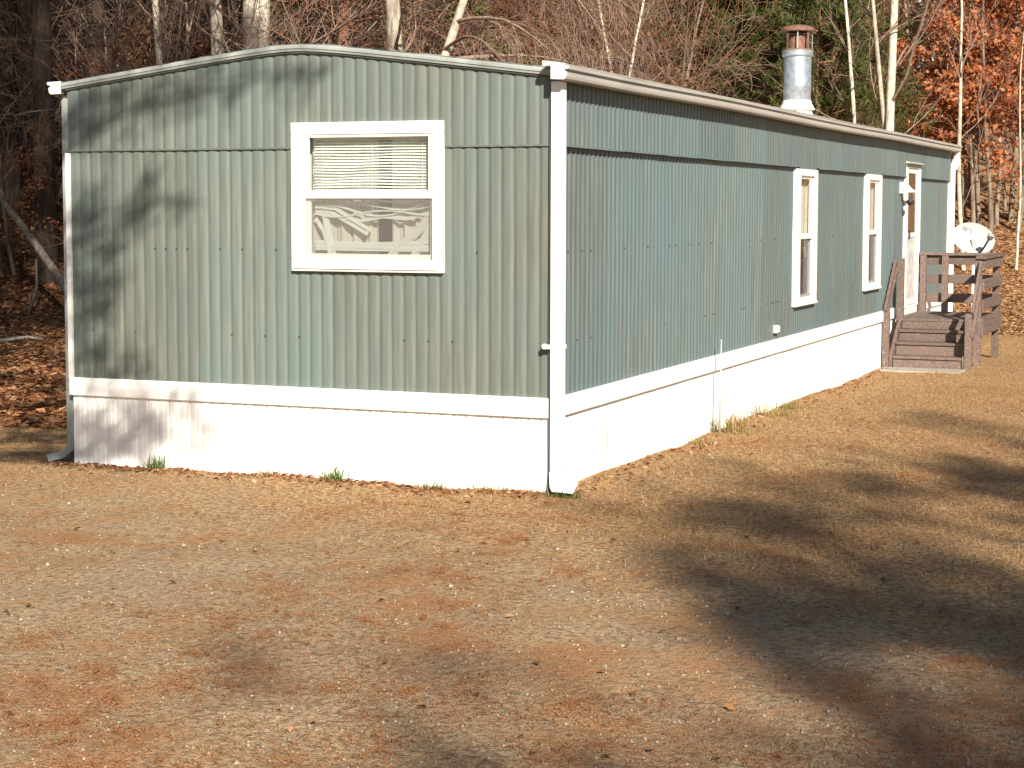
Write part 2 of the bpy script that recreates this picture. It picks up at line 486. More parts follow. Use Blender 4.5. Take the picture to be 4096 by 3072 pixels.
# screw heads in rows
mb = MB()
rs = random.Random(2)
for z in (G + .40, G + 1.07):
    x = -W + .12
    while x < -.05:
        if not (GW[0] - .1 < x < GW[1] + .1 and z > GW[2] - .1) and rs.random() < .55:
            mb.box(x - .005, x + .005, -.016, -.006, z - .005, z + .005)
        x += PITCH * rs.choice((1, 2, 2, 3))
    y = .3
    while y < L - .1:
        if not any(o[0] - .1 < y < o[1] + .1 for o in SW + [DO]) and rs.random() < .4:
            mb.box(.006, .0165, y - .0035, y + .0035, z - .0035, z + .0035)
        y += PITCH * rs.choice((1, 2, 2, 3))
tag(mb.build('screw_heads', M['screw'], home), kind='stuff')

# belt trim and skirting
mb = MB(); mb.box(-W - .012, .034, -.034, -.003, G - .143, G + .004); mb.build('belt_trim', M['white'], home, bevel=.006)
mb = MB(); mb.box(.003, .034, -.003, L, G - .143, G + .004); mb.build('belt_trim', M['white'], home, bevel=.006)
def skirt(a, b, axis_, seed):
    mb = MB(); xs = []
    x = a; k = 0
    prof = []
    x = math.floor(a / .1) * .1
    pts = []
    while x < b + .1:
        for u, h in ((0, 0), (.012, -.010), (.024, 0), (.062, .002), (.068, -.003), (.074, .002)):
            if a <= x + u <= b: pts.append((x + u, h))
        x += .1
    pts = [(a, 0)] + [p for p in pts if a + 1e-4 < p[0] < b - 1e-4] + [(b, 0)]
    base = -.0 - .012 * 0
    zs = [-.12, G * .35, G * .7, G - .13]
    for (x0, h0), (x1, h1) in zip(pts, pts[1:]):
        for z0, z1 in zip(zs, zs[1:]):
            def P(x, h, z):
                o = .004 + h + .006 * noise.noise(Vector((x * 1.3, z * 2, seed)))
                return (x, -o, z) if axis_ == 'y' else (o, x, z)
            mb.quad(P(x0, h0, z0), P(x1, h1, z0), P(x1, h1, z1), P(x0, h0, z1))
    return mb.build('skirt_panel', M['skirt'], home)
sc_ = [-W + .01, -3.2, -2.0, -.8, .0]
for i, (a, b) in enumerate(zip(sc_, sc_[1:])): skirt(a, b, 'y', i)
sc_ = [.0] + [1.2 * k for k in range(1, 15)] + [L]
for i, (a, b) in enumerate(zip(sc_, sc_[1:])): skirt(a, b, 'x', i + 10)
# hidden walls: back and left side
mb = MB(); mb.box(-W, -W + .02, .02, L, -.1, G + 2.37); mb.build('rear_wall', M['siding'], home)
mb = MB(); mb.box(-W + .03, -.01, L - .02, L, -.1, G + 2.38); mb.build('rear_wall', M['siding'], home)
# corner trims
mb = MB(); mb.box(-W - .016, -W + .022, -.030, .06, G, ZS - .02); mb.build('corner_trim', M['white'], home)
mb = MB(); mb.box(-.012, .038, -.038, .010, -.05, G + 2.40); mb.build('corner_trim', M['siding'], home)
mb = MB(); mb.box(.006, .036, L - .03, L + .02, -.1, G + 2.36); mb.build('corner_trim', M['white'], home)
# roof: curved sheet with thickness
mb = MB(); n = 28
prof = [(-W - .02 + (W + .05) * i / n) for i in range(n + 1)]
for i in range(n):
    x0, x1 = prof[i], prof[i + 1]; z0, z1 = roof_z(x0), roof_z(x1)
    mb.quad((x0, -.045, z0 + .035), (x1, -.045, z1 + .035), (x1, L + .05, z1 + .035), (x0, L + .05, z0 + .035))
    mb.quad((x1, -.045, z1), (x0, -.045, z0), (x0, L + .05, z0), (x1, L + .05, z1))
roof = mb.build('roof', M['roof'], home, smooth=True)
# rolled trim rail along the end of the roof
mb = MB(); n = 60
xs = [-W - .030 + (W + .080) * i / n for i in range(n + 1)]
for i in range(n):
    def sec(x):
        z = roof_z(x); wv = .010 * noise.noise(Vector((x * 5, 1.3, 0))) + .006 * noise.noise(Vector((x * 17, 4.3, 0)))
        return [(x, -.020, z - .020), (x, -.046, z - .020), (x, -.050, z - .006), (x, -.058, z + .000), (x, -.058, z + .018), (x, -.034, z + .036 + wv * .6), (x, .06, z + .042 + wv * .6), (x, .06, z + .03)]
    A, B = sec(xs[i]), sec(xs[i + 1])
    for k in range(len(A) - 1): mb.quad(A[k], B[k], B[k + 1], A[k + 1])
mb.build('roof_edge_rail', M['trim_grey'], roof)
# dark strip painted in as the shadow line under the rail
mb = MB()
for i in range(n):
    x0, x1 = max(-W, xs[i]), min(-.01, xs[i + 1])
    if x1 <= x0: continue
    mb.quad((x0, -.0335, roof_z(x0) - .034), (x1, -.0335, roof_z(x1) - .034), (x1, -.0335, roof_z(x1) - .0205), (x0, -.0335, roof_z(x0) - .0205))
mb.build('rail_shadow_strip', M['screw'], home)

# gutters: K profile, right side in view, left side only its end shows
def gutter(sx, x0, ya, yb, name_label):
    g = MB()
    pr = [(0, 2.405), (0, 2.308), (.098, 2.303), (.112, 2.312), (.118, 2.33), (.120, 2.355), (.104, 2.362), (.102, 2.374), (.132, 2.378), (.134, 2.400), (.122, 2.402)]
    inner = [(.118, 2.392), (.098, 2.37), (.090, 2.33), (.012, 2.325), (.012, 2.40)]
    pts = [(x0 + sx * a, G + z) for a, z in pr]
    n = 60
    for k in range(n):
        y0 = ya + (yb - ya) * k / n; y1 = ya + (yb - ya) * (k + 1) / n
        s0 = .010 * noise.noise(Vector((y0 * .35, 5.5, sx))); s1 = .010 * noise.noise(Vector((y1 * .35, 5.5, sx)))
        for (a, za), (b, zb) in zip(pts, pts[1:] + [(x0 + sx * q[0], G + q[1]) for q in inner][:1]):
            g.quad((a, y0, za + s0), (a, y1, za + s1), (b, y1, zb + s1), (b, y0, zb + s0))
        ip = [(x0 + sx * a, G + z) for a, z in inner]
        for (a, za), (b, zb) in zip(ip, ip[1:]):
            g.quad((a, y0, za + s0), (a, y1, za + s1), (b, y1, zb + s1), (b, y0, zb + s0))
    o = g.build('gutter', M['gutter'], home)
    c = MB(); q = [(x0 + sx * a, G + z) for a, z in pr]
    c.prism(q if sx < 0 else q[::-1], 1, ya - .006, ya + .012); c.build('gutter_end_cap', M['vinyl'], o)
    c = MB(); c.prism(q if sx < 0 else q[::-1], 1, yb - .012, yb + .006); c.build('gutter_end_cap', M['vinyl'], o)
    return o
gut = gutter(1, .058, -.19, L + .18, '')
gutter(-1, -W - .05, -.02, L + .1, '')
# soffit lip / drip edge above gutter
mb = MB(); mb.prism([(-.01, G + 2.402), (.160, G + 2.404), (.166, G + 2.416), (.06, G + 2.432), (-.01, G + 2.440)], 1, -.19, L + .16); mb.build('drip_edge', M['roof'], home)

# downspouts
def dspout(path, wx, wy, name='downspout'):
    s = MB(); base = []
    for (x, y, z, dx, dy, tl) in path:
        pass
    return s
mb = MB()
mb.box(.012, .100, -.075, .020, .17, G + 2.30)
ds = mb.build('downspout', M['vinyl'], home, bevel=.008)
mb = MB()                                           # elbow kicking out at the foot
el = [((.012, -.075), (.100, .020), .17), ((.016, -.085), (.118, .012), .11), ((.035, -.125), (.165, -.015), .065), ((.075, -.19), (.235, -.06), .045)]
rings = []
for i, ((xa, ya), (xb, yb), z) in enumerate(el):
    t = i / 3.
    rings.append([(xa, ya, z + .0), (xb, ya, z - .035 * t + .03 * t), (xb, yb, z + .055 * t), (xa, yb, z + .055 * t)])
for A, B in zip(rings, rings[1:]):
    for i in range(4):
        j = (i + 1) % 4; mb.quad(A[i], A[j], B[j], B[i])
mb.build('downspout_elbow', M['vinyl'], ds)
mb = MB(); mb.box(-.016, .104, -.080, .024, G + .37, G + .40); mb.build('downspout_strap', M['vinyl'], ds)
mb = MB(); mb.lathe([(0.001, -.02), (.016, -.018), (.022, -.006), (.022, .012), (.014, .02), (.001, .022)], (-.030, -.075, G + .385), 16); mb.build('hose_bib_cap', M['vinyl'], ds, smooth=True)
# far downspout with offset elbow
mb = MB()
mb.box(.040, .105, L + .02, L + .11, -.1, G + 2.05)
d2 = mb.build('downspout', M['vinyl'], home, bevel=.006)
mb = MB(); mb.bar((.073, L + .065, G + 2.04), (.12, L + .13, G + 2.20), .075, .09); mb.bar((.118, L + .125, G + 2.18), (.118, L + .125, G + 2.31), .075, .08, (0, 1, 0)); mb.build('downspout_elbow', M['vinyl'], d2)
# left downspout foot
mb = MB(); mb.box(-W - .10, -W - .035, .05, .13, .1, G + 2.3); d3 = mb.build('downspout', M['trim_grey'], home)
mb = MB(); mb.bar((-W - .07, .09, .12), (-W - .16, .05, .045), .08, .06); mb.bar((-W - .15, .055, .05), (-W - .26, .02, .02), .08, .06); mb.build('downspout_elbow', M['trim_grey'], d3)
# outlet box on the long side
mb = MB(); mb.box(.012, .055, 6.46, 6.56, G + .075, G + .155); ob = mb.build('outlet_box', M['vinyl'], home, bevel=.005)
mb = MB(); mb.box(.055, .064, 6.47, 6.55, G + .085, G + .145); mb.build('cover', M['vinyl'], ob)

# --- end window
win = empty('window', (-1.48, 0, G + .9)); win.parent = home; win.location = Vector((-1.48, 0, G + .9)) - home.location
win['label'] = 'white framed sash window in the end wall'
x0, x1, z0, z1 = -2.135, -.855, G + .905, G + 2.037
fx0, fx1, fz0, fz1 = -2.02, -.945, G + 1.0, G + 1.945
mb = MB()
fy = -.048
mb.box(x0, x1, fy, .03, fz1, z1); mb.box(x0, x1, fy, .03, z0, fz0)
mb.box(x0, fx0, fy, .03, fz0, fz1); mb.box(fx1, x1, fy, .03, fz0, fz1)
frame = mb.build('frame', M['vinyl'], win, bevel=.006)
mb = MB(); mb.box(x0 + .03, x1 - .03, -.062, -.049, z0 + .02, z0 + .045); mb.build('sill', M['vinyl'], win, bevel=.004)
zm = G + 1.48
for nm, za, zb, yy in (('upper_sash', zm - .02, fz1, -.020), ('lower_sash', fz0, zm + .012, .012)):
    mb = MB(); t = .03
    a, b = fx0 + .002, fx1 - .002
    tb = .062 if nm == 'upper_sash' else .04
    mb.box(a, b, yy - .016, yy + .014, zb - (.022 if nm == 'upper_sash' else .035), zb - .001); mb.box(a, b, yy - .016, yy + .014, za + .001, za + tb)
    mb.box(a, a + t, yy - .016, yy + .014, za + tb, zb - .022); mb.box(b - t, b, yy - .016, yy + .014, za + tb, zb - .022)
    s = mb.build(nm, M['vinyl'], win, bevel=.003)
    mb = MB(); mb.box(a + t - .004, b - t + .004, yy - .003, yy + .002, za + tb - .01, zb - .02); mb.build('pane', M['glass'], s)
mb = MB(); mb.quad((fx0, -.024, fz0), (fx1, -.024, fz0), (fx1, -.024, zm - .02), (fx0, -.024, zm - .02)); mb.build('insect_screen', M['screen_hazy'], win)
# the room behind: curtains and dark room
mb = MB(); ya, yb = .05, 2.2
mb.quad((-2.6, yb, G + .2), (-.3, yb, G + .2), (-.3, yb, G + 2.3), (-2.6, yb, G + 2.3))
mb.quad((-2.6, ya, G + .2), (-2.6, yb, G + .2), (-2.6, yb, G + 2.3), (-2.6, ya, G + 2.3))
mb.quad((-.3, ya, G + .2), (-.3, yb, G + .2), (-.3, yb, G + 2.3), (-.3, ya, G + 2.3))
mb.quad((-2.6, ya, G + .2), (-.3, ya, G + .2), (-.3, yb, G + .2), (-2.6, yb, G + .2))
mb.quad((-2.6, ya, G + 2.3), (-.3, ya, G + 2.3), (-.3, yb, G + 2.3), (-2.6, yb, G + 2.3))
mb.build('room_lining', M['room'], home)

def curtain(name, a, b, y, z0, z1, parent, axis_='y', amp=.02, per=.11, label=None, m=None):
    mb = MB(); n = int((b - a) / .012) + 2
    for k in range(n):
        for t in (0,):
            pass
    for k in range(n - 1):
        u0 = a + (b - a) * k / (n - 1); u1 = a + (b - a) * (k + 1) / (n - 1)
        def h(u): return y + amp * math.sin(u / per * 6.28 + 1.3 * math.sin(u * 5)) + amp * .5 * math.sin(u / per * 14.1)
        if axis_ == 'y': mb.quad((u0, h(u0), z0), (u1, h(u1), z0), (u1, h(u1), z1), (u0, h(u0), z1))
        else: mb.quad((-h(u0), u0, z0), (-h(u1), u1, z0), (-h(u1), u1, z1), (-h(u0), u0, z1))
    return mb.build(name, m or M['curtain'], parent, smooth=True)
cu = empty('curtain_pair', (-1.48, .2, G + .9), 'pale folded curtains hanging behind the broken blind in the end window', 'curtain')
curtain('curtain', -2.2, -1.475, .13, G + .93, G + 2.0, cu)
curtain('curtain', -1.345, -.75, .13, G + .93, G + 2.0, cu)

# mini blind with broken lower slats
bl = empty('window_blind', (-1.48, .06, G + .95), 'white mini blind with bent and fallen slats in the end window', 'blind')
mb = MB(); mb.box(-1.985, -.98, .035, .075, G + 1.915, G + 1.94); mb.build('head_rail', M['vinyl'], bl)
rb = random.Random(11)
k = 0
z = G + 1.905
def slat(pts, wd=.024, tilt=.55):
    mb = MB()
    for (xa, ya, za), (xb, yb_, zb) in zip(pts, pts[1:]):
        d = Vector((xb - xa, 0, zb - za)).normalized(); nrm = Vector((-d.z, 0, d.x))
        o = Vector((0, math.cos(tilt) * wd / 2, 0)) + nrm * (math.sin(tilt) * wd / 2)
        A, B = Vector((xa, ya, za)), Vector((xb, yb_, zb))
        mb.quad(tuple(A - o), tuple(B - o), tuple(B + o), tuple(A + o))
    return mb.build('slat', M['slat'], bl)
while z > G + 1.37:
    low = max(0, (G + 1.52 - z))
    n = 12; pts = []
    ph = rb.uniform(0, 6)
    for i in range(n + 1):
        t = i / n; x = -1.985 + 1.005 * t
        wv = .0035 * math.sin(9 * t + k * .25) * (1 if z < G + 1.8 else .2) + rb.uniform(-.0012, .0012)
        sag = -low * .25 * math.sin(math.pi * t) + low * .25 * math.sin(7 * t + ph)
        pts.append((x, .055 + .004 * math.sin(6 * t + k), z + wv + sag))
    slat(pts, .025, .62 + .05 * math.sin(k))
    z -= .0222; k += 1
for pts in ([(-1.98, .05, G + 1.40), (-1.80, .052, G + 1.385), (-1.60, .055, G + 1.27), (-1.50, .055, G + 1.22)],
            [(-1.98, .06, G + 1.37), (-1.85, .06, G + 1.36), (-1.62, .06, G + 1.24), (-1.53, .06, G + 1.19)],
            [(-1.90, .05, G + 1.33), (-1.87, .05, G + 1.15), (-1.85, .05, G + 1.03)],
            [(-1.885, .06, G + 1.33), (-1.845, .06, G + 1.15), (-1.815, .06, G + 1.03)],
            [(-1.98, .06, G + 1.31), (-1.91, .06, G + 1.22), (-1.86, .06, G + 1.05)],
            [(-.98, .05, G + 1.37), (-1.10, .05, G + 1.25), (-1.25, .05, G + 1.12), (-1.36, .05, G + 1.02)],
            [(-.985, .06, G + 1.34), (-1.10, .06, G + 1.22), (-1.25, .06, G + 1.10), (-1.32, .06, G + 1.02)],
            [(-.98, .055, G + 1.29), (-1.07, .055, G + 1.16), (-1.16, .055, G + 1.02)],
            [(-.98, .065, G + 1.26), (-1.05, .065, G + 1.14), (-1.13, .065, G + 1.02)],
            [(-.98, .07, G + 1.31), (-1.15, .07, G + 1.16), (-1.30, .07, G + 1.11), (-1.45, .07, G + 1.105)],
            [(-1.98, .065, G + 1.13), (-1.6, .066, G + 1.115), (-1.3, .066, G + 1.12), (-.98, .065, G + 1.135)],
            [(-1.98, .06, G + 1.10), (-1.6, .06, G + 1.098), (-1.3, .06, G + 1.092), (-.98, .06, G + 1.10)],
            [(-1.98, .06, G + 1.08), (-1.6, .06, G + 1.075), (-1.3, .06, G + 1.075), (-.98, .06, G + 1.078)],
            [(-1.98, .06, G + 1.36), (-1.8, .06, G + 1.33), (-1.6, .06, G + 1.29), (-1.4, .06, G + 1.325), (-1.2, .06, G + 1.31), (-.98, .06, G + 1.36)]):
    slat(pts, .03, 1.2)
for x in (-1.9, -1.48, -1.06):
    mb = MB(); mb.tube([(x, .038, G + 1.92), (x, .038, G + 1.36)], .0015, 4); mb.build('cord', M['vinyl'], bl)

# --- narrow side windows
for k, (o, oz0, oz1, gy0, gy1) in enumerate(((SW[0], .307, 1.825, 7.50, 8.17), (SW[1], .325, 1.833, 11.28, 11.98))):
    a, b = (7.285, 8.315) if k == 0 else (11.07, 12.11)
    wn = empty('window', (0, 0, 0)); wn.parent = home; wn.location = Vector((0, (a + b) / 2, G + oz0)) - home.location
    wn['label'] = 'narrow white sash window nearer the corner' if k == 0 else 'narrow white sash window nearer the porch'
    z0, z1 = G + oz0, G + oz1
    gz0, gz1 = z0 + .09, z1 - .075
    mb = MB(); fx = .048
    mb.box(-.03, fx, a, b, gz1, z1); mb.box(-.03, fx, a, b, z0, gz0); mb.box(-.03, fx, a, gy0, gz0, gz1); mb.box(-.03, fx, gy1, b, gz0, gz1)
    mb.build('frame', M['vinyl'], wn, bevel=.006)
    mb = MB(); mb.box(.0, .066, a + .03, b - .03, z0 + .005, z0 + .03); mb.build('sill', M['vinyl'], wn)
    zm_ = G + 1.08
    for nm, za, zb, xx in (('upper_sash', zm_ - .03, gz1, .010), ('lower_sash', gz0, zm_ + .01, -.016)):
        t = .03; mb = MB()
        mb.box(xx - .012, xx + .013, gy0, gy1, zb - .03, zb); mb.box(xx - .012, xx + .013, gy0, gy1, za, za + (.06 if nm[0] == 'u' else .03))
        mb.box(xx - .012, xx + .013, gy0, gy0 + t, za, zb); mb.box(xx - .012, xx + .013, gy1 - t, gy1, za, zb)
        s = mb.build(nm, M['vinyl'], wn)
        mb = MB(); mb.box(xx - .002, xx + .002, gy0 + t, gy1 - t, za + .03, zb - .03); mb.build('pane', M['glass'], s)
    mb = MB(); mb.quad((.003, gy0, gz0), (.003, gy1, gz0), (.003, gy1, zm_ - .03), (.003, gy0, zm_ - .03)); mb.build('insect_screen', M['screen'], wn)
    cc = empty('curtain_pair', (-.12, (a + b) / 2, z0), ('beige curtain tied back inside the narrow window nearer the corner' if k == 0 else 'beige curtain inside the narrow window nearer the porch'), 'curtain')
    mb = MB()
    cy0, cy1 = gy0 - .1, gy1 + .45
    n = 40
    for i in range(n):
        u0, u1 = i / n, (i + 1) / n
        def c(u, t):
            y = cy0 + (cy1 - cy0) * u
            xx = -.060 + .016 * math.sin(u * 48 + 1) + .008 * math.sin(u * 91)
            zt = gz1 + .08 - (.20 * math.exp(-((u - .45) / .12) ** 2) if k == 0 else .25 * max(0, .5 - u))
            zb_ = zm_ - .05 if k == 0 else zm_ - .1
            if k == 0: zb_ = zm_ - .25 if u > .62 else zm_ - .05
            return (xx, y, zt + (zb_ - zt) * t)
        mb.quad(c(u0, 1), c(u1, 1), c(u1, 0), c(u0, 0))
    mb.build('curtain', M['curtain'], cc, smooth=True)
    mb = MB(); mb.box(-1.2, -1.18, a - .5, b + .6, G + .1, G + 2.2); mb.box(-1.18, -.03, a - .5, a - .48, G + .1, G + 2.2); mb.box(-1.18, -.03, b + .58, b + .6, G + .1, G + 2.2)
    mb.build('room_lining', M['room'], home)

# --- door with storm door and drip cap
dr = empty('door', (0, 0, 0)); dr.parent = home; dr.location = Vector((0, 14.45, G)) - home.location
dr['label'] = 'white framed storm door over a brown entrance door'
a, b, z0, z1 = 13.87, 15.03, G - .03, G + 2.0
mb = MB(); mb.box(-.02, .055, a, a + .13, z0, z1 - .03); mb.build('jamb', M['vinyl'], dr, bevel=.005)
mb = MB(); mb.box(-.02, .055, b - .13, b, z0, z1 - .03); mb.build('jamb', M['vinyl'], dr, bevel=.005)
mb = MB(); mb.box(-.02, .050, a, b, z1 - .03, z1 + .03); mb.build('head', M['trim_grey'], dr)
mb = MB(); mb.prism([(.0, z1 + .032), (.10, z1 + .032), (.10, z1 + .045), (.0, z1 + .075)], 1, a - .03, b + .03); mb.build('drip_cap', M['gutter'], dr)
mb = MB(); mb.box(-.03, -.005, a + .13, b - .13, z0 + .02, z1 - .03); mb.build('door_leaf', M['doorwood'], dr)
mb = MB()
mb.box(.012, .034, a + .131, a + .19, z0 + .02, z1 - .032); mb.box(.012, .034, b - .19, b - .131, z0 + .02, z1 - .032)
mb.box(.012, .034, a + .19, b - .19, z1 - .10, z1 - .032); mb.box(.012, .034, a + .19, b - .19, z0 + .02, z0 + .10); mb.box(.012, .034, a + .19, b - .19, G + .98, G + 1.04)
sd = mb.build('storm_door', M['vinyl'], dr)
mb = MB(); mb.box(.020, .024, a + .19, b - .19, G + 1.04, z1 - .10); mb.build('pane', M['glassdark'], sd)
mb = MB(); mb.box(.018, .024, a + .19, b - .19, z0 + .10, G + .98); mb.build('lower_panel', M['doorlow'], sd)
mb = MB(); mb.bar((.06, a + .25, G + .95), (.06, a + .25, G + 1.07), .02, .02, (1, 0, 0)); mb.box(.034, .06, a + .24, a + .26, G + .95, G + .965); mb.box(.034, .06, a + .24, a + .26, G + 1.05, G + 1.065); mb.build('handle', M['dark'], sd)

# --- porch lamp (unlit) beside the door
lm = empty('porch_lamp', (.02, 13.62, G + 1.45), 'unlit porch lamp with white mounting plate and dark lantern beside the door', 'lamp')
mb = MB(); mb.box(.013, .05, 13.52, 13.72, G + 1.60, G + 1.76); mb.build('mounting_plate', M['vinyl'], lm, bevel=.008)
mb = MB(); mb.tube([(.05, 13.62, G + 1.68), (.12, 13.62, G + 1.70), (.15, 13.62, G + 1.66)], .022, 8); mb.build('arm', M['vinyl'], lm, smooth=True)
mb = MB(); mb.lathe([(.01, .02), (.03, .015), (.075, -.02), (.078, -.03), (.055, -.03)], (.15, 13.62, G + 1.65), 12); mb.build('lantern_cap', M['vinyl'], lm)
mb = MB(); mb.lathe([(.055, 0), (.06, -.05), (.048, -.13)], (.15, 13.62, G + 1.62), 8); mb.build('lantern_glass', M['glass'], lm)
mb = MB(); mb.lathe([(.001, .03), (.052, .02), (.055, -.0), (.03, -.05), (.001, -.055)], (.15, 13.62, G + 1.485), 12); mb.build('lantern_base', M['dark'], lm)

# --- flue on the roof
ch = empty('flue_pipe', (-1.2, 12.40, roof_z(-1.2)), 'galvanised metal flue pipe with rusty cap standing on the roof', 'chimney')
c = (-1.2, 12.40, G - .035)
mb = MB(); mb.lathe([(.27, 2.50), (.25, 2.60), (.215, 2.72), (.20, 2.78)], c, 32); mb.build('flashing_cone', M['white'], ch, smooth=True)
mb = MB(); mb.lathe([(.190, 2.81), (.245, 2.765), (.240, 2.785), (.200, 2.86), (.190, 2.90)], c, 32); mb.build('storm_collar', M['white'], ch, smooth=True)
mb = MB(); mb.lathe([(.188, 2.70), (.188, 3.075), (.192, 3.08), (.192, 3.09), (.188, 3.095), (.188, 3.50)], c, 40); mb.build('pipe', M['galv'], ch, smooth=True)
mb = MB(); mb.lathe([(.188, 3.49), (.212, 3.50), (.215, 3.515), (.208, 3.535), (.215, 3.555), (.212, 3.575), (.17, 3.585), (.10, 3.585)], c, 40); mb.build('band', M['galv'], ch, smooth=True)
mb = MB(); mb.lathe([(.215, 3.577), (.214, 3.592), (.165, 3.595)], c, 40); mb.build('rust_ring', M['rust'], ch, smooth=True)
for q in range(8):
    t = 2 * math.pi * (q + .3) / 8
    x, y = c[0] + .195 * math.cos(t), c[1] + .195 * math.sin(t)
    mb = MB(); mb.bar((x, y, c[2] + 3.58), (x, y, c[2] + 3.86), .030 if q % 2 else .014, .006, (math.cos(t), math.sin(t), 0)); mb.build('cage_strap', M['galv' if q % 3 == 0 else 'rust'], ch)
mb = MB(); mb.lathe([(.125, 3.56), (.125, 3.78), (.118, 3.785)], c, 24); mb.build('inner_flue', M['rust'], ch, smooth=True)
mb = MB(); mb.lathe([(.18, 3.828), (.232, 3.828), (.240, 3.838), (.240, 3.858), (.19, 3.900), (.10, 3.920), (.001, 3.924)], c, 36); mb.build('cap', M['rust'], ch, smooth=True)

# ------------------------------------------------------------------ porch deck and steps
pd = empty('porch_deck', (.62, 13.9, 0), 'brown stained wooden porch deck with railings and steps', 'deck')
def part(name, f, m='wood', parent=pd, bevel=.004, label=None):
    mb = MB(); f(mb); o = mb.build(name, M[m], parent, bevel=bevel)
    if label: o['label'] = label
    return o
DZ = G - .13; XA, XB = .075, 1.20; YA, YB = 13.10, 15.0
gz = lambda x, y: ground_z(x, y) - .05
nb = 13
for i in range(nb):
    y0 = YA - .03 + (YB - YA + .05) * i / nb; y1 = YA - .03 + (YB - YA + .05) * (i + 1) / nb
    part('deck_board', lambda m, y0=y0, y1=y1: m.box(XA, XB - .01, y0 + .003, y1 - .003, DZ - .036, DZ))
for x, y in ((XA + .05, YA + .05), (XB - .02, YA + .05), (XA + .05, YB - .05), (XB - .02, YB - .05)):
    part('deck_post', lambda m, x=x, y=y: m.box(x - .045, x + .045, y - .045, y + .045, gz(x, y), G + .70))
part('deck_post', lambda m: m.box(.40, .49, YB - .09, YB, gz(.4, YB), G + .70))
part('rim_joist', lambda m: m.box(XB + .026, XB + .062, YA + .02, YB + .03, DZ - .22, DZ + .015))
part('rim_joist', lambda m: m.box(XA, XB, YA - .001, YA + .035, DZ - .20, DZ - .038))
part('rim_joist', lambda m: m.box(XA, XB, YB - .13, YB - .095, DZ - .20, DZ - .038))
for z in (.0, .28, .56):
    part('rail_board', lambda m, z=z: m.box(XB + .026, XB + .062, YA + .02, YB + .03, G + .005 + z, G + .145 + z))
    part('rail_board', lambda m, z=z: m.box(XA - .02, XB + .022, YB + .001, YB + .036, G + .005 + z, G + .14 + z))
part('top_rail', lambda m: m.box(XB - .05, XB + .09, YA - .03, YB + .06, G + .703, G + .742))
part('top_rail', lambda m: m.box(XA - .03, XB - .052, YB - .06, YB + .06, G + .703, G + .742))
TR = [(12.88, -.272), (12.66, -.43), (12.44, -.605)]
for y, z in TR:
    part('tread', lambda m, y=y, z=z: m.box(.16, 1.085, y - .03, y + .24, G + z - .035, G + z))
prev = DZ - .04
for (y, z), zb in zip([(13.08, -.17)] + TR, [-.272, -.43, -.605, -.80]):
    top = G + (z if z > -.18 else z - .036)
    part('riser', lambda m, y=y, top=top, zb=zb: m.box(.165, 1.08, y - .004, y + .018, G + zb + (.001 if zb > -.7 else -.02), top))
for x in (.135, 1.108):
    part('stringer', lambda m, x=x: m.prism([(12.41, -.12), (12.41, G - .60), (12.66, G - .41), (12.88, G - .25), (13.09, G - .14), (13.09, -.12)], 0, x - .021, x + .021))
for x in (.065, 1.165):
    part('newel_post', lambda m, x=x: m.box(x - .045, x + .045, 12.40, 12.49, gz(x, 12.4), G - .01))
    xo = x + (-.01 if x < .5 else .052)
    part('hand_rail', lambda m, xo=xo: m.bar((xo, 12.40, G - .02), (xo, 13.12, G + .64), .036, .10, (0, -.66, .72)))
    part('hand_rail', lambda m, xo=xo: m.bar((xo, 12.42, G - .35), (xo, 13.12, G + .30), .034, .09, (0, -.66, .72)) if xo > .5 else m.bar((xo + .02, 12.44, G - .06), (xo + .02, 13.12, G + .56), .034, .05, (0, -.66, .72)))
pad = MB(); pad.box(.05, 1.15, 11.85, 12.40, -.16, gz(.5, 12) + .075)
tag(pad.build('concrete_pad', M['concrete'], None, bevel=.015), 'worn flat concrete pad at the foot of the porch steps', 'paving')

# ------------------------------------------------------------------ satellite dish
dsn = empty('satellite_dish', (.33, 18.5, ground_z(.33, 18.5)), 'pale grey satellite dish on a white mast beyond the porch', 'satellite dish')
ctr = Vector((.33, 18.5, G + .90))
ndir = Vector((.30, -.84, .36)).normalized()
e1 = ndir.cross(Vector((0, 0, 1))).normalized(); e1 = -e1
e2 = ndir.cross(e1).normalized()
if e2.z < 0: e2 = -e2
rot = math.radians(-16)
a1 = e1 * math.cos(rot) + e2 * math.sin(rot); a2 = -e1 * math.sin(rot) + e2 * math.cos(rot)
mb = MB(); RN, AN = 8, 40
def dp(r, t, off=0): return tuple(ctr + a1 * (.355 * r * math.cos(t)) + a2 * (.275 * r * math.sin(t)) + ndir * (.075 * (r * r - 1) + off))
for i in range(RN):
    for k in range(AN):
        t0, t1 = 6.28318 * k / AN, 6.28318 * (k + 1) / AN
        mb.quad(dp(i / RN, t0), dp(i / RN, t1), dp((i + 1) / RN, t1), dp((i + 1) / RN, t0))
        mb.quad(dp((i + 1) / RN, t0, -.006), dp((i + 1) / RN, t1, -.006), dp(i / RN, t1, -.006), dp(i / RN, t0, -.006))
for k in range(AN):
    t0, t1 = 6.28318 * k / AN, 6.28318 * (k + 1) / AN
    mb.quad(dp(1, t0), dp(1, t1), dp(1, t1, -.006), dp(1, t0, -.006))
refl = mb.build('reflector', M['dish'], dsn, smooth=True)
M['logo'] = simple('grey_print', (.20, .22, .23), .6)
def dq(u, v, off=.004):
    r2 = (u / .355) ** 2 + (v / .275) ** 2
    return tuple(ctr + a1 * u + a2 * v + ndir * (.075 * (r2 - 1) + off))
mb = MB()
mb.quad(dq(-.21, .115), dq(-.13, .10), dq(-.12, .17), dq(-.20, .18))
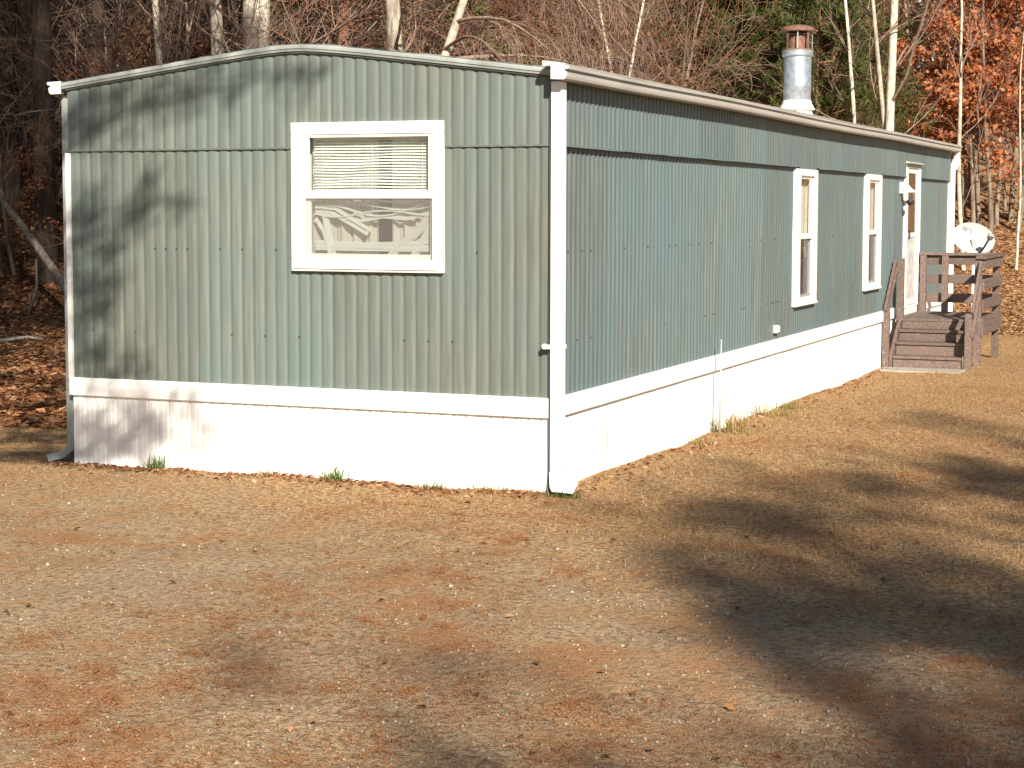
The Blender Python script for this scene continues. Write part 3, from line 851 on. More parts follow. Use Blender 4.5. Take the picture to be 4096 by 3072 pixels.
mb.quad(dq(-.115, .16), dq(-.06, .155), dq(-.06, .17), dq(-.115, .175)); mb.quad(dq(-.07, .09), dq(-.055, .09), dq(-.06, .155), dq(-.075, .155)); mb.quad(dq(-.05, .10), dq(-.035, .105), dq(-.035, .165), dq(-.05, .165))
mb.build('printed_logo', M['logo'], refl)
foot = ctr - a2 * .27 + ndir * .02 + a1 * .14
lnb = ctr + a1 * .22 + ndir * .42 - a2 * .06
mb = MB(); mb.tube([tuple(foot - ndir * .03), tuple((foot + lnb) / 2 - a2 * .03), tuple(lnb)], .016, 8); mb.build('feed_arm', M['dark'], dsn, smooth=True)
mb = MB(); mb.bar(tuple(lnb + a1 * -.05), tuple(lnb + a1 * .05), .07, .06, tuple(a2)); mb.build('receiver', M['logo'], dsn, bevel=.01)
mb = MB(); mb.tube([tuple(lnb), tuple(lnb - ndir * .09)], [.035, .05], 12); mb.build('feed_horn', M['dish'], dsn, smooth=True)
mb = MB(); mb.tube([(.33, 18.52, ground_z(.33, 18.5) - .1), (.33, 18.54, G + .78)], .024, 10); mb.build('mast', M['vinyl'], dsn, smooth=True)
mb = MB(); mb.bar((.33, 18.535, G + .70), tuple(ctr - ndir * .075), .09, .09); mb.build('bracket', M['trim_grey'], dsn)

# ------------------------------------------------------------------ vegetation
def px(x, y, Y):
    """a point of the place on the plane y = Y, from picture coordinates (0..2212, 0..1659 frame)"""
    x *= 1.8517; y *= 1.8517
    d = fw + rt * ((x - 2048) / 7304) - up * ((y - 1383) / 7304)
    return CAM + d * ((Y - CAM.y) / d.y)

class Wood:
    def __init__(s): s.v = []; s.q = []; s.n = 0
    def tube(s, P, R, k):
        P = np.asarray(P); m = len(P)
        T = np.gradient(P, axis=0); T /= np.linalg.norm(T, axis=1)[:, None] + 1e-9
        A = np.where(np.abs(T[:, 2:3]) < .9, np.array([[0, 0, 1.]]), np.array([[1., 0, 0]]))
        E1 = np.cross(T, A); E1 /= np.linalg.norm(E1, axis=1)[:, None] + 1e-9
        E2 = np.cross(T, E1)
        a = np.arange(k) * 2 * np.pi / k
        V = P[:, None, :] + (E1[:, None, :] * np.cos(a)[None, :, None] + E2[:, None, :] * np.sin(a)[None, :, None]) * np.asarray(R)[:, None, None]
        s.v.append(V.reshape(-1, 3))
        i = np.arange(m - 1)[:, None] * k; j = np.arange(k)[None, :]; j2 = (j + 1) % k
        s.q.append((np.stack([i + j, i + j2, i + k + j2, i + k + j], -1) + s.n).reshape(-1, 4))
        s.n += m * k
    def arrays(s): return np.concatenate(s.v), np.concatenate(s.q)

def path(rng, p, d, L, n, wob, lift):
    p = np.array(p, float); d = np.array(d, float); d /= np.linalg.norm(d)
    out = [p.copy()]
    for i in range(n):
        d = d + rng.normal(0, wob, 3) + np.array([0, 0, lift]) / n
        d /= np.linalg.norm(d)
        p = p + d * (L / n); out.append(p.copy())
    return np.array(out)

def rand_side(rng, d, ang):
    a = rng.normal(0, 1, 3); a -= d * a.dot(d); a /= np.linalg.norm(a) + 1e-9
    return d * math.cos(ang) + a * math.sin(ang)

def grow(rng, wood, twigs, p, d, L, r, depth, tips, lift=.3, wob=.10, kids=(6, 5, 4), ang=.8, rmin=.005, start=.25):
    n = 7 if depth == 0 else (6 if depth == 1 else 4)
    P = path(rng, p, d, L, n, wob, lift)
    R = np.maximum(rmin, r * (1 - np.linspace(0, 1, n + 1) ** 1.2 * .85))
    (wood if depth <= 0 else twigs).tube(P, R, 5 if depth <= 0 else 3)
    if depth >= len(kids):
        tips.append((P[-1], P[-1] - P[-2])); tips.append((P[len(P) // 2], P[-1] - P[-2])); return
    k = kids[depth]
    for i in range(k):
        t = start + (1 - start) * (i + rng.random()) / k
        f = t * n; a = int(min(f, n - 1)); q = P[a] + (P[a + 1] - P[a]) * (f - a)
        dd = P[a + 1] - P[a]; dd /= np.linalg.norm(dd)
        rr = R[a] * (.55 if depth else .45)
        grow(rng, wood, twigs, q, rand_side(rng, dd, ang * rng.uniform(.7, 1.25)), L * rng.uniform(.38, .62) * (1.15 - .6 * t), rr, depth + 1, tips, lift, wob * 1.25, kids, ang, rmin, .2)

def leaves(rng, tips, per, spread, size, droop=.3):
    P = np.array([t[0] for t in tips]); n = len(P) * per
    C = np.repeat(P, per, 0) + rng.normal(0, spread, (n, 3))
    A = rng.normal(0, 1, (n, 3)); A[:, 2] -= droop; A /= np.linalg.norm(A, axis=1)[:, None]
    B = np.cross(A, rng.normal(0, 1, (n, 3))); B /= np.linalg.norm(B, axis=1)[:, None] + 1e-9
    N = np.cross(A, B)
    s = (size * rng.uniform(.6, 1.25, n))[:, None]
    V = np.stack([C - A * s * .5, C + B * s * .30 + N * s * .10, C + A * s * .5, C - B * s * .30 + N * s * .10], 1)
    return V.reshape(-1, 3), np.arange(n * 4).reshape(n, 4)

def needles(rng, tips, per, length, width, spread=.05):
    P = np.array([t[0] for t in tips]); D = np.array([t[1] for t in tips]); D /= np.linalg.norm(D, axis=1)[:, None] + 1e-9
    n = len(P) * per
    C = np.repeat(P, per, 0) + rng.normal(0, spread, (n, 3))
    A = np.repeat(D, per, 0) * .7 + rng.normal(0, .6, (n, 3)); A[:, 2] += .25; A /= np.linalg.norm(A, axis=1)[:, None]
    B = np.cross(A, rng.normal(0, 1, (n, 3))); B /= np.linalg.norm(B, axis=1)[:, None] + 1e-9
    l = (length * rng.uniform(.7, 1.2, n))[:, None]
    V = np.stack([C - B * width * .5, C + B * width * .5, C + B * width * .35 + A * l, C - B * width * .35 + A * l], 1)
    return V.reshape(-1, 3), np.arange(n * 4).reshape(n, 4)

PROTO = {}
def proto(key, name, trunk_mat, twig_mat, wood, twigs, foliage=None, fol_mat=None):
    root = empty(name, (0, 0, 0))
    v, q = wood.arrays(); np_mesh('trunk', v, q, M[trunk_mat], root, True)
    if twigs.n:
        v, q = twigs.arrays(); tag(np_mesh('branches', v, q, M[twig_mat], root), kind='stuff')
    if foliage is not None: tag(np_mesh('crown', foliage[0], foliage[1], M[fol_mat], root), kind='stuff')
    PROTO.setdefault(key, []).append([root, False])
    return root

def make_trees():
    for i in range(3):                                            # tall pale hardwoods: mostly bare trunk in view, crown high up
        r = np.random.default_rng(100 + i); w_, t_ = Wood(), Wood(); tips = []
        H = 17 + 2 * i
        P = path(r, (0, 0, -.4), (r.normal(0, .02), r.normal(0, .02), 1), H, 12, .018, 0)
        w_.tube(P, .23 * (1 - np.linspace(0, 1, 13) * .8) + .03 * np.exp(-np.linspace(0, 12, 13)), 12)
        for k in range(15):
            f = r.uniform(2.2, 11.8) if k > 2 else r.uniform(1.6, 4); a = int(f); q = P[a] + (P[a + 1] - P[a]) * (f - a)
            grow(r, w_, t_, q, rand_side(r, np.array([0, 0, 1.]), r.uniform(.8, 1.4)), r.uniform(1.5, 3.8) * (1.2 - f / 24), .05, 1, tips, .5, .12, (0, 6, 4), .8)
        proto('big', 'hardwood_tree', 'bark_pale', 'twig', w_, t_)
    for i in range(3):                                            # slim pale saplings
        r = np.random.default_rng(200 + i); w_, t_ = Wood(), Wood(); tips = []
        H = 9 + i
        P = path(r, (0, 0, -.3), (r.normal(0, .05), r.normal(0, .05), 1), H, 12, .03, 0)
        w_.tube(P, .062 * (1 - np.linspace(0, 1, 13) * .75), 7)
        for k in range(14):
            f = r.uniform(2., 11.5); a = int(f); q = P[a] + (P[a + 1] - P[a]) * (f - a)
            grow(r, w_, t_, q, rand_side(r, np.array([0, 0, 1.]), r.uniform(.5, 1.1)), r.uniform(1., 2.6) * (1.2 - f / 18), .020, 1, tips, .35, .12, (0, 4, 3), .7)
        proto('slim', 'sapling_tree', 'bark_birch', 'twig', w_, t_)
    for i in range(4):                                            # brushy understorey trees
        r = np.random.default_rng(300 + i); w_, t_ = Wood(), Wood(); tips = []
        for s_ in range(2 + i % 2):
            grow(r, w_, t_, (r.normal(0, .15), r.normal(0, .15), -.2), (r.normal(0, .28), r.normal(0, .28), 1), r.uniform(5.5, 8), .05, 0, tips, .1 - .25 * (i % 2), .09, (11, 6, 4), .75, .005, .12)
        proto('brush', 'understorey_tree', 'bark_grey', 'twig' if i % 2 else 'twig_red', w_, t_)
    for i in range(3):                                            # oaks that keep their orange leaves
        r = np.random.default_rng(400 + i); w_, t_ = Wood(), Wood(); tips = []
        H = 7 + i
        P = path(r, (0, 0, -.3), (r.normal(0, .05), r.normal(0, .05), 1), H, 10, .04, 0)
        w_.tube(P, .09 * (1 - np.linspace(0, 1, 11) * .8), 7)
        for k in range(13):
            f = r.uniform(1.6, 9.8); a = int(f); q = P[a] + (P[a + 1] - P[a]) * (f - a)
            grow(r, w_, t_, q, rand_side(r, np.array([0, 0, 1.]), r.uniform(.9, 1.5)), r.uniform(1.4, 2.8) * (1.2 - f / 16), .025, 1, tips, .15, .12, (0, 5, 3), .8)
        keep = [t for t in tips if noise.noise(Vector(t[0]) * .7 + Vector((i * 7, 0, 0))) > .02]
        proto('oak', 'oak_tree', 'bark_grey', 'twig_red', w_, t_, leaves(r, keep, 8, .15, .18), 'oakleaf')
    for i in range(2):                                            # duller brown understorey oaks
        r = np.random.default_rng(450 + i); w_, t_ = Wood(), Wood(); tips = []
        grow(r, w_, t_, (0, 0, -.2), (.1, .1, 1), 5.5 + i, .05, 0, tips, .0, .10, (10, 5, 3), .85, .005, .15)
        keep = [t for t in tips if noise.noise(Vector(t[0]) * .6 + Vector((i * 5, 3, 0))) > -.1]
        proto('oakdull', 'oak_sapling', 'bark_grey', 'twig_red', w_, t_, leaves(r, keep, 7, .16, .16), 'oakdull')
    for i in range(3):                                            # pines
        r = np.random.default_rng(500 + i); w_, t_ = Wood(), Wood(); tips = []
        H = (11, 13, 15)[i]
        P = path(r, (0, 0, -.4), (r.normal(0, .015), r.normal(0, .015), 1), H, 12, .012, 0)
        w_.tube(P, (.13 + .02 * i) * (1 - np.linspace(0, 1, 13) * .88), 9)
        lo = (2.6, 4.2, 5.0)[i]
        for k in range(34):
            f = lo + (11.9 - lo) * (k + r.random()) / 34; a = int(f); q = P[a] + (P[a + 1] - P[a]) * (f - a)
            grow(r, w_, t_, q, rand_side(r, np.array([0, 0, 1.]), r.uniform(1.2, 1.7)), 3.1 * (1.12 - (f - lo) / (12 - lo)) * r.uniform(.7, 1.1) + .3, .03, 1, tips, .25, .08, (0, 8, 3), .75, .006)
        proto('pine', 'pine_tree', 'bark_pine', 'twig_red', w_, t_, needles(r, tips, 11, .25, .028), 'needle')
make_trees()

def plant(key, idx, x, y, s, rz, label, group=None, cat='tree', tilt=0.0, z=None):
    root, used = PROTO[key][idx]
    if used: o = tree_copy(root)
    else: o = root; PROTO[key][idx][1] = True
    o.location = (x, y, ground_z(x, y) if z is None else z)
    o.rotation_euler = (tilt * math.cos(rz), tilt * math.sin(rz), rz)
    o.scale = (s, s, s)
    for k in ('group',):
        if k in o: del o[k]
    tag(o, label, cat, group)
    return o

def where(xx):
    for lim, t in ((130, 'left of the house'), (420, 'above the left end of the roof'), (640, 'left of the roof peak'), (900, 'right of the roof peak'), (1150, 'above the right roof slope'), (1350, 'above the near end of the gutter'), (1520, 'above the middle of the gutter'), (1690, 'just left of the flue'), (1800, 'behind the flue'), (1960, 'right of the flue'), (2080, 'above the far corner of the house'), (2160, 'behind the porch and dish')):
        if xx < lim: return t
    return 'at the right edge'
def depth(Y, a, b): return 'in front' if Y < a else ('half way back' if Y < b else 'farthest back')
# the trunks one can pick out above the roof
def above(key, idx, xx, Y, s, rz, label, tilt=0, group=None):
    p = px(xx, 150, Y); return plant(key, idx, p.x, Y, s, rz, label, group, 'tree', tilt)
above('big', 0, 475, 19.5, .80, 1.0, 'slender pale trunked tree left of the thick pair above the left roof slope')
above('big', 1, 541, 19.0, 1.0, 2.1, 'thick brownish pale trunk rising just left of the roof peak')
above('big', 2, 569, 19.4, .98, 4.1, 'thick white trunk rising close beside the brownish one left of the roof peak')
above('pine', 1, 737, 21.0, 1.15, 3.0, 'reddish brown pine trunk rising just right of the roof peak')
above('big', 1, 858, 18.5, .84, 5.0, 'mottled white trunk rising above the middle of the right roof slope')
above('slim', 0, 352, 20.0, 1.5, .6, 'thin pale sapling among brown oak leaves above the left roof slope')
# the leaning white tree with arching branches, beside the mottled trunk
r = np.random.default_rng(77); w_, t_ = Wood(), Wood(); tips = []
b0 = px(905, 110, 18.0); gx0, gy0 = b0.x - .5, 18.0
bz = ground_z(gx0, gy0)
P = np.array([(0, 0, -.3), (.10, 0, 1.5), (.32, .02, 3.0), (.70, .05, 4.1), (1.05, .05, 4.9), (1.5, .1, 6.2), (1.8, .1, 8.5)])
w_.tube(P, [.14, .125, .11, .10, .085, .07, .03], 9)
for (q, d, L_, rr) in [((.38, .02, 3.25), (1, -.2, .45), 2.6, .05), ((.75, .05, 4.15), (1, -.1, .35), 3.2, .055), ((.95, .05, 4.7), (1, .2, .3), 3.4, .045), ((1.2, .05, 5.4), (1, -.3, .3), 3.0, .04), ((.6, .05, 3.9), (-.7, .2, .8), 1.8, .035), ((1.4, .1, 6.0), (.8, .4, .3), 3.4, .04), ((1.5, .1, 6.4), (.9, -.1, .4), 3.6, .04), ((.5, 0, 3.6), (.9, .4, .5), 2.4, .03), ((1.0, 0, 4.9), (.9, -.5, .5), 3.0, .035)]:
    grow(r, t_, t_, q, d, L_, rr, 0, tips, -1.0, .06, (9, 5, 3), .6, .006, .2)
root = empty('leaning_tree', (gx0, gy0, bz), 'leaning white tree with arching drooping branches above the right roof slope', 'tree')
v, q = w_.arrays(); np_mesh('trunk', v, q, M['bark_birch'], root, True)
v, q = t_.arrays(); tag(np_mesh('branches', v, q, M['twig'], root), kind='stuff')

# white saplings above the far end of the roof and right edge
above('slim', 1, 1908, 25.0, 1.75, 2.0, 'straight white sapling rising right of the flue, thickest of the white stems', .0)
above('slim', 2, 1945, 25.5, 1.05, 4.0, 'thin white sapling standing just right of the thickest white stem', .03)
above('slim', 0, 1862, 26.5, 1.0, 5.0, 'thin tan sapling between the flue and the thickest white stem', .02)
above('slim', 1, 1300, 24.0, .85, 1.0, 'thin pale stem leaning right above the near end of the gutter', .07)
above('slim', 2, 1375, 25.0, .8, 3.4, 'thin pale stem standing between near gutter end and the flue', .05)
above('slim', 0, 2090, 27.0, .95, 2.5, 'slanting pale sapling standing behind the far corner of the house', .09)
above('slim', 2, 2204, 27.5, .5, 1.7, 'pale sapling at the right edge beyond the dish', .03)

rv = random.Random(21)
def zone(n, xr, Yr, fn):
    for _ in range(n):
        Y = rv.uniform(*Yr); xx = rv.uniform(*xr); p = px(xx, 200, Y); fn(p.x, Y)
OK_ = lambda x, y: not (-6.5 < x < 2.5 and y < 22) and (y - (21 + .45 * x)) > -1.5
# pines: green crowns near the flue and far right
for xx, Y, s, k in ((1760, 28, .55, 0), (1640, 30, .55, 0), (1560, 31, .5, 0), (1480, 36, .85, 0), (1570, 33, .80, 0), (1690, 31, .72, 0), (1760, 34, .80, 0), (1640, 38, .9, 0), (1790, 30.5, .60, 0), (1520, 40, .95, 1), (1840, 56, 1.1, 1), (2060, 46, 1.05, 2), (2130, 54, 1.1, 1), (2190, 43, .95, 2), (1980, 60, 1.2, 2), (1440, 55, .9, 0), (1250, 58, .95, 1), (1880, 66, 1.3, 0)):
    above('pine', k, xx, Y, s, rv.uniform(0, 6), 'green pine %s, %s' % (where(xx), depth(Y, 35, 50)), 0, 'pines in the woods')
# orange leaved oaks, mostly behind the far corner and the porch
for xx, Y, s in ((2110, 31, .80), (2160, 31.5, .72), (2090, 32, .62), (2205, 31, .85), (2050, 32, .6), (2105, 33, .85), (2150, 30.5, .75), (2125, 31.5, .7), (2190, 32, .8), (2070, 33.5, .7), (2060, 36, .8), (2020, 41, .75), (2200, 37, .9), (1590, 36, .42), (1545, 35, .36), (2120, 32.5, .5), (2180, 33, .55), (2080, 33.5, .5), (1640, 43, .8), (2215, 33, .7), (1330, 44, .9), (1400, 50, .95), (2040, 33, .4)):
    above('oak', rv.randrange(3), xx, Y, s, rv.uniform(0, 6), 'orange leaved oak %s, %s' % (where(xx), depth(Y, 32, 36)), 0, 'orange leaved oaks')
for xx, Y, s in ((225, 18.5, .62), (270, 19.5, .7), (395, 21, .78), (1180, 27, .8), (1290, 30, .85), (1430, 33, .9), (1230, 34, 1.0), (1520, 31, .7), (1380, 28, .6), (1600, 33, .7), (1700, 32, .6), (1950, 31, .6), (1270, 27, .7), (1340, 29, .75), (1330, 34, 1.0), (1420, 37, 1.0), (1470, 30, .6), (1210, 29, .75), (1120, 30, .8), (1300, 38, 1.1), (1850, 34, .7), (1900, 37, .8), (230, 17.2, .5)):
    above('oakdull', rv.randrange(2), xx, Y, s, rv.uniform(0, 6), 'dull brown oak %s, %s' % (where(xx), depth(Y, 20, 29)), 0, 'brown leaved small oaks')
# brushy bare trees
n = 0
for (cnt, xr, Yr, ss) in ((30, (-120, 480), (17, 34), (.75, 1.15)), (20, (480, 1100), (21, 36), (.75, 1.2)), (24, (1000, 1560), (24, 40), (.75, 1.2)), (7, (1500, 1850), (29, 36), (.4, .6)), (14, (1500, 2240), (36, 50), (.7, 1.1))):
    for _ in range(cnt):
        Y = rv.uniform(*Yr); xx = rv.uniform(*xr); p = px(xx, 200, Y)
        if not OK_(p.x, Y): continue
        plant('brush', rv.randrange(4) if xx > 500 else rv.choice((1, 3)), p.x, Y, rv.uniform(*ss), rv.uniform(0, 6.28), 'bare brushy tree %s, %s' % (where(xx), depth(Y, 27, 36)), 'bare brushy trees', 'tree', rv.uniform(0, .12))
# more trunks behind
for (cnt, key, xr, Yr, ss, lab, grp) in ((8, 'big', (-150, 1200), (26, 60), (.5, .9), 'grey trunk among others deep in the left woods', 'hardwood trunks in the woods'), (14, 'big', (1200, 2230), (36, 75), (.4, .7), 'grey trunk among others deep in the right woods', 'hardwood trunks in the right woods'), (14, 'slim', (1050, 2230), (29, 60), (.8, 1.3), 'thin stem among many deep in the woods', 'thin stems in the woods'), (5, 'slim', (-100, 900), (21, 45), (.9, 1.4), 'thin stem among many deep in the left woods', 'thin stems in the left woods')):
    for _ in range(cnt):
        Y = rv.uniform(*Yr); xx = rv.uniform(*xr); p = px(xx, 200, Y)
        if not OK_(p.x, Y): continue
        plant(key, rv.randrange(3), p.x, Y, rv.uniform(*ss), rv.uniform(0, 6.28), lab.replace('among others deep in', where(xx) + ' in').replace('among many deep in', where(xx) + ' in'), grp, 'tree', rv.uniform(0, .06))

# tall pines behind the photographer: their crowns throw the shade on the yard and end wall; the ones shading the left woods are added
def spot(lat, s): return (.82 * lat + .57 * s, .57 * lat - .82 * s)


def tall_pine(seed, x, y, H, lo, rad, nb_, label, group, prof, per=8, nl=.34, nw=.045, extra=(), kids=(0, 8, 3), bark='bark_pine'):
    r = np.random.default_rng(seed); w_, t_ = Wood(), Wood(); tips = []
    P = path(r, (0, 0, -.4), (0, 0, 1), H, 16, .006, 0)
    w_.tube(P, (.10 + H * .0065) * (1 - np.linspace(0, 1, 17) * .88), 10)
    for k in range(nb_):
        t = (k + r.random()) / nb_; h = lo + (H - .5 - lo) * t
        f = (h + .4) / H * 16; a = int(min(f, 15)); q = P[a] + (P[a + 1] - P[a]) * (f - a)
        grow(r, w_, t_, q, rand_side(r, np.array([0, 0, 1.]), r.uniform(1.2, 1.7)), rad * prof(t) * r.uniform(.55, 1.1) + .4, .05, 1, tips, .2, .08, kids, .75, .008)
    z0 = ground_z(x, y)
    for tgt in extra:                                   # long boughs reaching out to a point
        e = np.array(tgt) - np.array([x, y, z0]); st = np.array([0, 0, max(lo, e[2] - 1.2)]); n_ = 8
        u = np.linspace(0, 1, n_ + 1)[:, None]; Q = st + (e - st) * u + np.array([0, 0, .5]) * np.sin(u * 3.14) + r.normal(0, .05, (n_ + 1, 3))
        t_.tube(Q, np.linspace(.05, .012, n_ + 1), 4)
        for m_ in range(6):
            f = n_ * (.78 + .22 * m_ / 6); a = int(min(f, n_ - 1)); q = Q[a] + (Q[a + 1] - Q[a]) * (f - a)
            grow(r, t_, t_, q, rand_side(r, (e - st) / np.linalg.norm(e - st), r.uniform(.5, 1.0)), r.uniform(.08, .26), .008, 2, tips, .1, .1, (0, 0, 2), .7, .005)
    root = empty('tall_pine', (x, y, z0), label, 'tree', group)
    v, q = w_.arrays(); np_mesh('trunk', v, q, M[bark], root, True)
    v, q = t_.arrays(); tag(np_mesh('branches', v, q, M['twig_red'], root), kind='stuff')
    v, q = needles(r, tips, per, nl, nw, .06); tag(np_mesh('crown', v, q, M['needledark'], root), kind='stuff')
    return root
GRP = 'tall pines behind the photographer'
full = lambda t: min(1, .6 + 1.4 * t) * (1.05 - t) * 1.25
round_ = lambda t: math.sqrt(max(0.02, 1 - (2 * t - .9) ** 2 * .8))
for i, (lat, s_, H, lo, rad, nb_, lab) in enumerate((
        (6.8, 31, 19.4, 8, 2.9, 30, 'pine throwing shade on the far right of the yard'),
        (4.8, 30, 18.7, 8, 2.9, 30, 'pine throwing shade on the right of the yard'),
        (2.8, 31, 17.9, 8, 2.8, 28, 'pine throwing shade on the lower right of the yard'),
        (1.0, 30, 16.4, 8, 2.6, 22, 'pine throwing shade on the lower middle of the yard'),
        (5.8, 38, 22.4, 12, 3.0, 20, 'pine in the back row shading the right of the yard'),
        (3.7, 38, 21.8, 12, 3.0, 20, 'pine in the back row shading the lower right of the yard'),
        (1.8, 37, 20.4, 12, 2.8, 18, 'pine in the back row shading the bottom right of the yard'),
        (.0, 37, 19.2, 12, 2.6, 14, 'pine in the back row shading the bottom middle of the yard'),
        (9.0, 32, 19.6, 9, 2.6, 26, 'pine throwing shade beyond the right edge of the yard'))):
    x, y = spot(lat, s_); tall_pine(940 + i, x, y, H, lo, rad, nb_, lab, GRP, round_, 4, .30, .030, (), (0, 6, 3))
x, y = spot(-7.6, 26); tall_pine(901, x, y, 34, 20.5, 4.6, 52, 'tall pine whose crown shades the ground left of the house', GRP, full)
x, y = spot(-12, 28); tall_pine(902, x, y, 34, 14, 5.5, 52, 'unseen tall pine added far to the left to shade the left woods', GRP, full)  # unseen, added to keep the sun off the left woods
x, y = spot(-5.0, 26); tall_pine(905, x, y, 41, 25, 6.0, 60, 'tallest unseen pine, added behind the photographer to shade the left wood edge', GRP, full, 9, .36, .075)  # added sun blocker, needles widened for denser shade
x, y = spot(-9.5, 32); tall_pine(906, x, y, 41, 22, 6.0, 56, 'second tallest unseen pine, added behind the photographer to shade the left woods', GRP, full, 9, .36, .075)  # added out of view for the same shade, needles widened too
# the nearer pine: its long boughs print clumps of shadow on the end wall
tg = []
for (gx_, gz_, t) in ((-4.0, 1.95, 10.5), (-3.8, 2.05, 10.1), (-3.95, 1.05, 10), (-3.70, .80, 10.6), (-3.45, .13, 10.2), (-3.05, 1.55, 11), (-3.4, 1.4, 10.5), (-3.85, .55, 10.4), (-3.7, -.25, 10.8), (-3.35, -.30, 10.1), (-2.95, -.36, 10.6), (-3.60, 2.40, 11), (-2.95, 2.28, 11.2), (-2.6, 2.33, 11), (-1.9, 2.46, 11.4), (-4.05, .85, 11.1), (-3.95, .35, 10.3), (-4.0, .2, 10.7), (-3.75, .55, 10.9), (-3.9, -.3, 10.2), (-3.5, -.18, 10.6), (-3.15, -.22, 10.9), (-3.3, -.42, 10.4), (-2.7, -.30, 11), (-4.05, 1.35, 10.4)):
    p = Vector((gx_, 0, gz_ + G)) + sdir * t; tg.append((p.x, p.y, p.z))
x, y = spot(-7.6, 7.6); tall_pine(903, x, y, 13, 5.0, 2.0, 24, 'nearest pine whose long boughs print shadows on the end wall', GRP, full, 7, .115, .017, tg)
# tall pines added in the left woods, crowns above the frame, to keep the floor dark
for i, (xx, Y, H) in enumerate(((-60, 15.5, 20), (95, 17.5, 22), (205, 20, 21), (20, 21, 23), (330, 23.5, 22), (440, 27, 22), (640, 26, 21), (-130, 19, 22))):
    p = px(xx, 200, Y); tall_pine(960 + i, p.x, Y, H, 7.2, 5.0, 46, 'shade-coloured pine trunk added in the left woods, %s' % ('outside the left edge', 'nearest the house corner', 'second right of the house corner', 'behind the leaning dead tree', 'left of the pale slender trunk', 'behind the pale slender trunk', 'behind the roof peak', 'far outside the left edge')[i], 'tall pines in the left woods', full, 6, .36, .06, (), (0, 7, 2), 'bark_shaded')

# ------------------------------------------------------------------ ground cover (uncountable)
g = np.random.default_rng(5)
def in_yard(x, y, m=.0):
    if -4.24 - m < x < .02 + m and -.03 - m < y < 18: return False
    if .0 < x < 1.3 and 12.35 < y < 15.1: return False
    d = np.array([x - CAM.x, y - CAM.y]); f = d[0] * -.3805 + d[1] * .9248; l = d[0] * .9248 + d[1] * .3805
    return f > 4.5 and abs(l) < f * .30 + 1.6
def scatter(n, xr, yr, keep=None, near=None):
    out = []
    while len(out) < n:
        if near is None: x, y = g.uniform(*xr), g.uniform(*yr)
        else:
            # denser close to the drive, thinning with distance
            f = 5.5 + 26 * g.random() ** near; l = g.uniform(-1, 1) * (f * .30 + 1.2)
            x = CAM.x - .3805 * f + .9248 * l; y = CAM.y + .9248 * f + .3805 * l
        if in_yard(x, y) and (keep is None or keep(x, y)): out.append((x, y, ground_z(x, y)))
    return np.array(out)
def blades(C, length, width, up_lo, up_hi):
    n = len(C); th = g.uniform(0, 2 * np.pi, n); e = g.uniform(up_lo, up_hi, n)
    A = np.stack([np.cos(th) * np.cos(e), np.sin(th) * np.cos(e), np.sin(e)], 1)
    B = np.stack([-np.sin(th), np.cos(th), np.zeros(n)], 1)
    l = (length * g.uniform(.5, 1.3, n))[:, None]; w_ = (width * g.uniform(.7, 1.3, n))[:, None]
    mid = C + A * l * .55 + np.array([0, 0, .006]); tip = C + A * l; tip[:, 2] -= l[:, 0] * .12
    V = np.stack([C - B * w_ * .5, C + B * w_ * .5, mid + B * w_ * .4, tip + B * w_ * .1, tip - B * w_ * .1, mid - B * w_ * .4], 1)
    i = np.arange(n)[:, None] * 6
    Q = np.concatenate([i + np.array([[0, 1, 2, 5]]), i + np.array([[5, 2, 3, 4]])], 0)
    return V.reshape(-1, 3), Q
def nz(x, y, s, o): return noise.noise(Vector((x * s, y * s, o)))
# fallen needles in drifts
cl = scatter(1500, None, None, lambda x, y: nz(x, y, .5, 1.7) + .5 * nz(x, y, 1.6, 4.1) > -.10, near=1.5)
pts = []
for cx_, cy_, _ in cl:
    m = int(g.integers(24, 90)); R_ = g.uniform(.05, .28); th = g.uniform(0, 3.14)
    a = g.normal(0, R_, m); b = g.normal(0, R_ * .4, m)
    for u, v_ in zip(a, b):
        x, y = cx_ + u * math.cos(th) - v_ * math.sin(th), cy_ + u * math.sin(th) + v_ * math.cos(th)
        if in_yard(x, y): pts.append((x, y, ground_z(x, y) + .004 + .012 * g.random()))
v, q = blades(np.array(pts), .055, .0030, -.08, .15)
tag(np_mesh('fallen_needles', v, q, M['pneedle']), 'orange pine needle drifts lying over the gravel yard', 'pine needles', kind='stuff')
# dead straw grass
pts = scatter(120000, None, None, lambda x, y: (y + .35 * x + 1.2 * nz(x, y, .8, 9.3)) > -2.6 + 2.2 * g.random(), near=1.1)
v, q = blades(pts, .045, .0048, -.05, .7)
tag(np_mesh('dead_grass', v, q, M['straw']), 'short dry straw coloured grass around the house', 'grass', kind='stuff')
# gravel
pts = scatter(11000, None, None, lambda x, y: (y + .35 * x) < 2.5 + 3 * nz(x, y, .6, 2.2), near=1.7)
n = len(pts); rr = g.uniform(.003, .011, n) * np.where(g.random(n) < .03, 1.9, 1.0)
O = np.array([(1, 0, 0), (0, 1, 0), (-1, 0, 0), (0, -1, 0), (0, 0, .7), (0, 0, -.7)], float)
V = (O[None] * g.uniform(.7, 1.3, (n, 6, 1))) * rr[:, None, None] + pts[:, None, :] + np.array([0, 0, .002])
T = np.array([(0, 1, 4), (1, 2, 4), (2, 3, 4), (3, 0, 4), (1, 0, 5), (2, 1, 5), (3, 2, 5), (0, 3, 5)])
Q = (np.arange(n)[:, None, None] * 6 + T[None]).reshape(-1, 3)
tag(np_mesh('gravel', V.reshape(-1, 3), Q, M['pebble']), 'loose tan gravel stones scattered over the drive', 'gravel', kind='stuff')
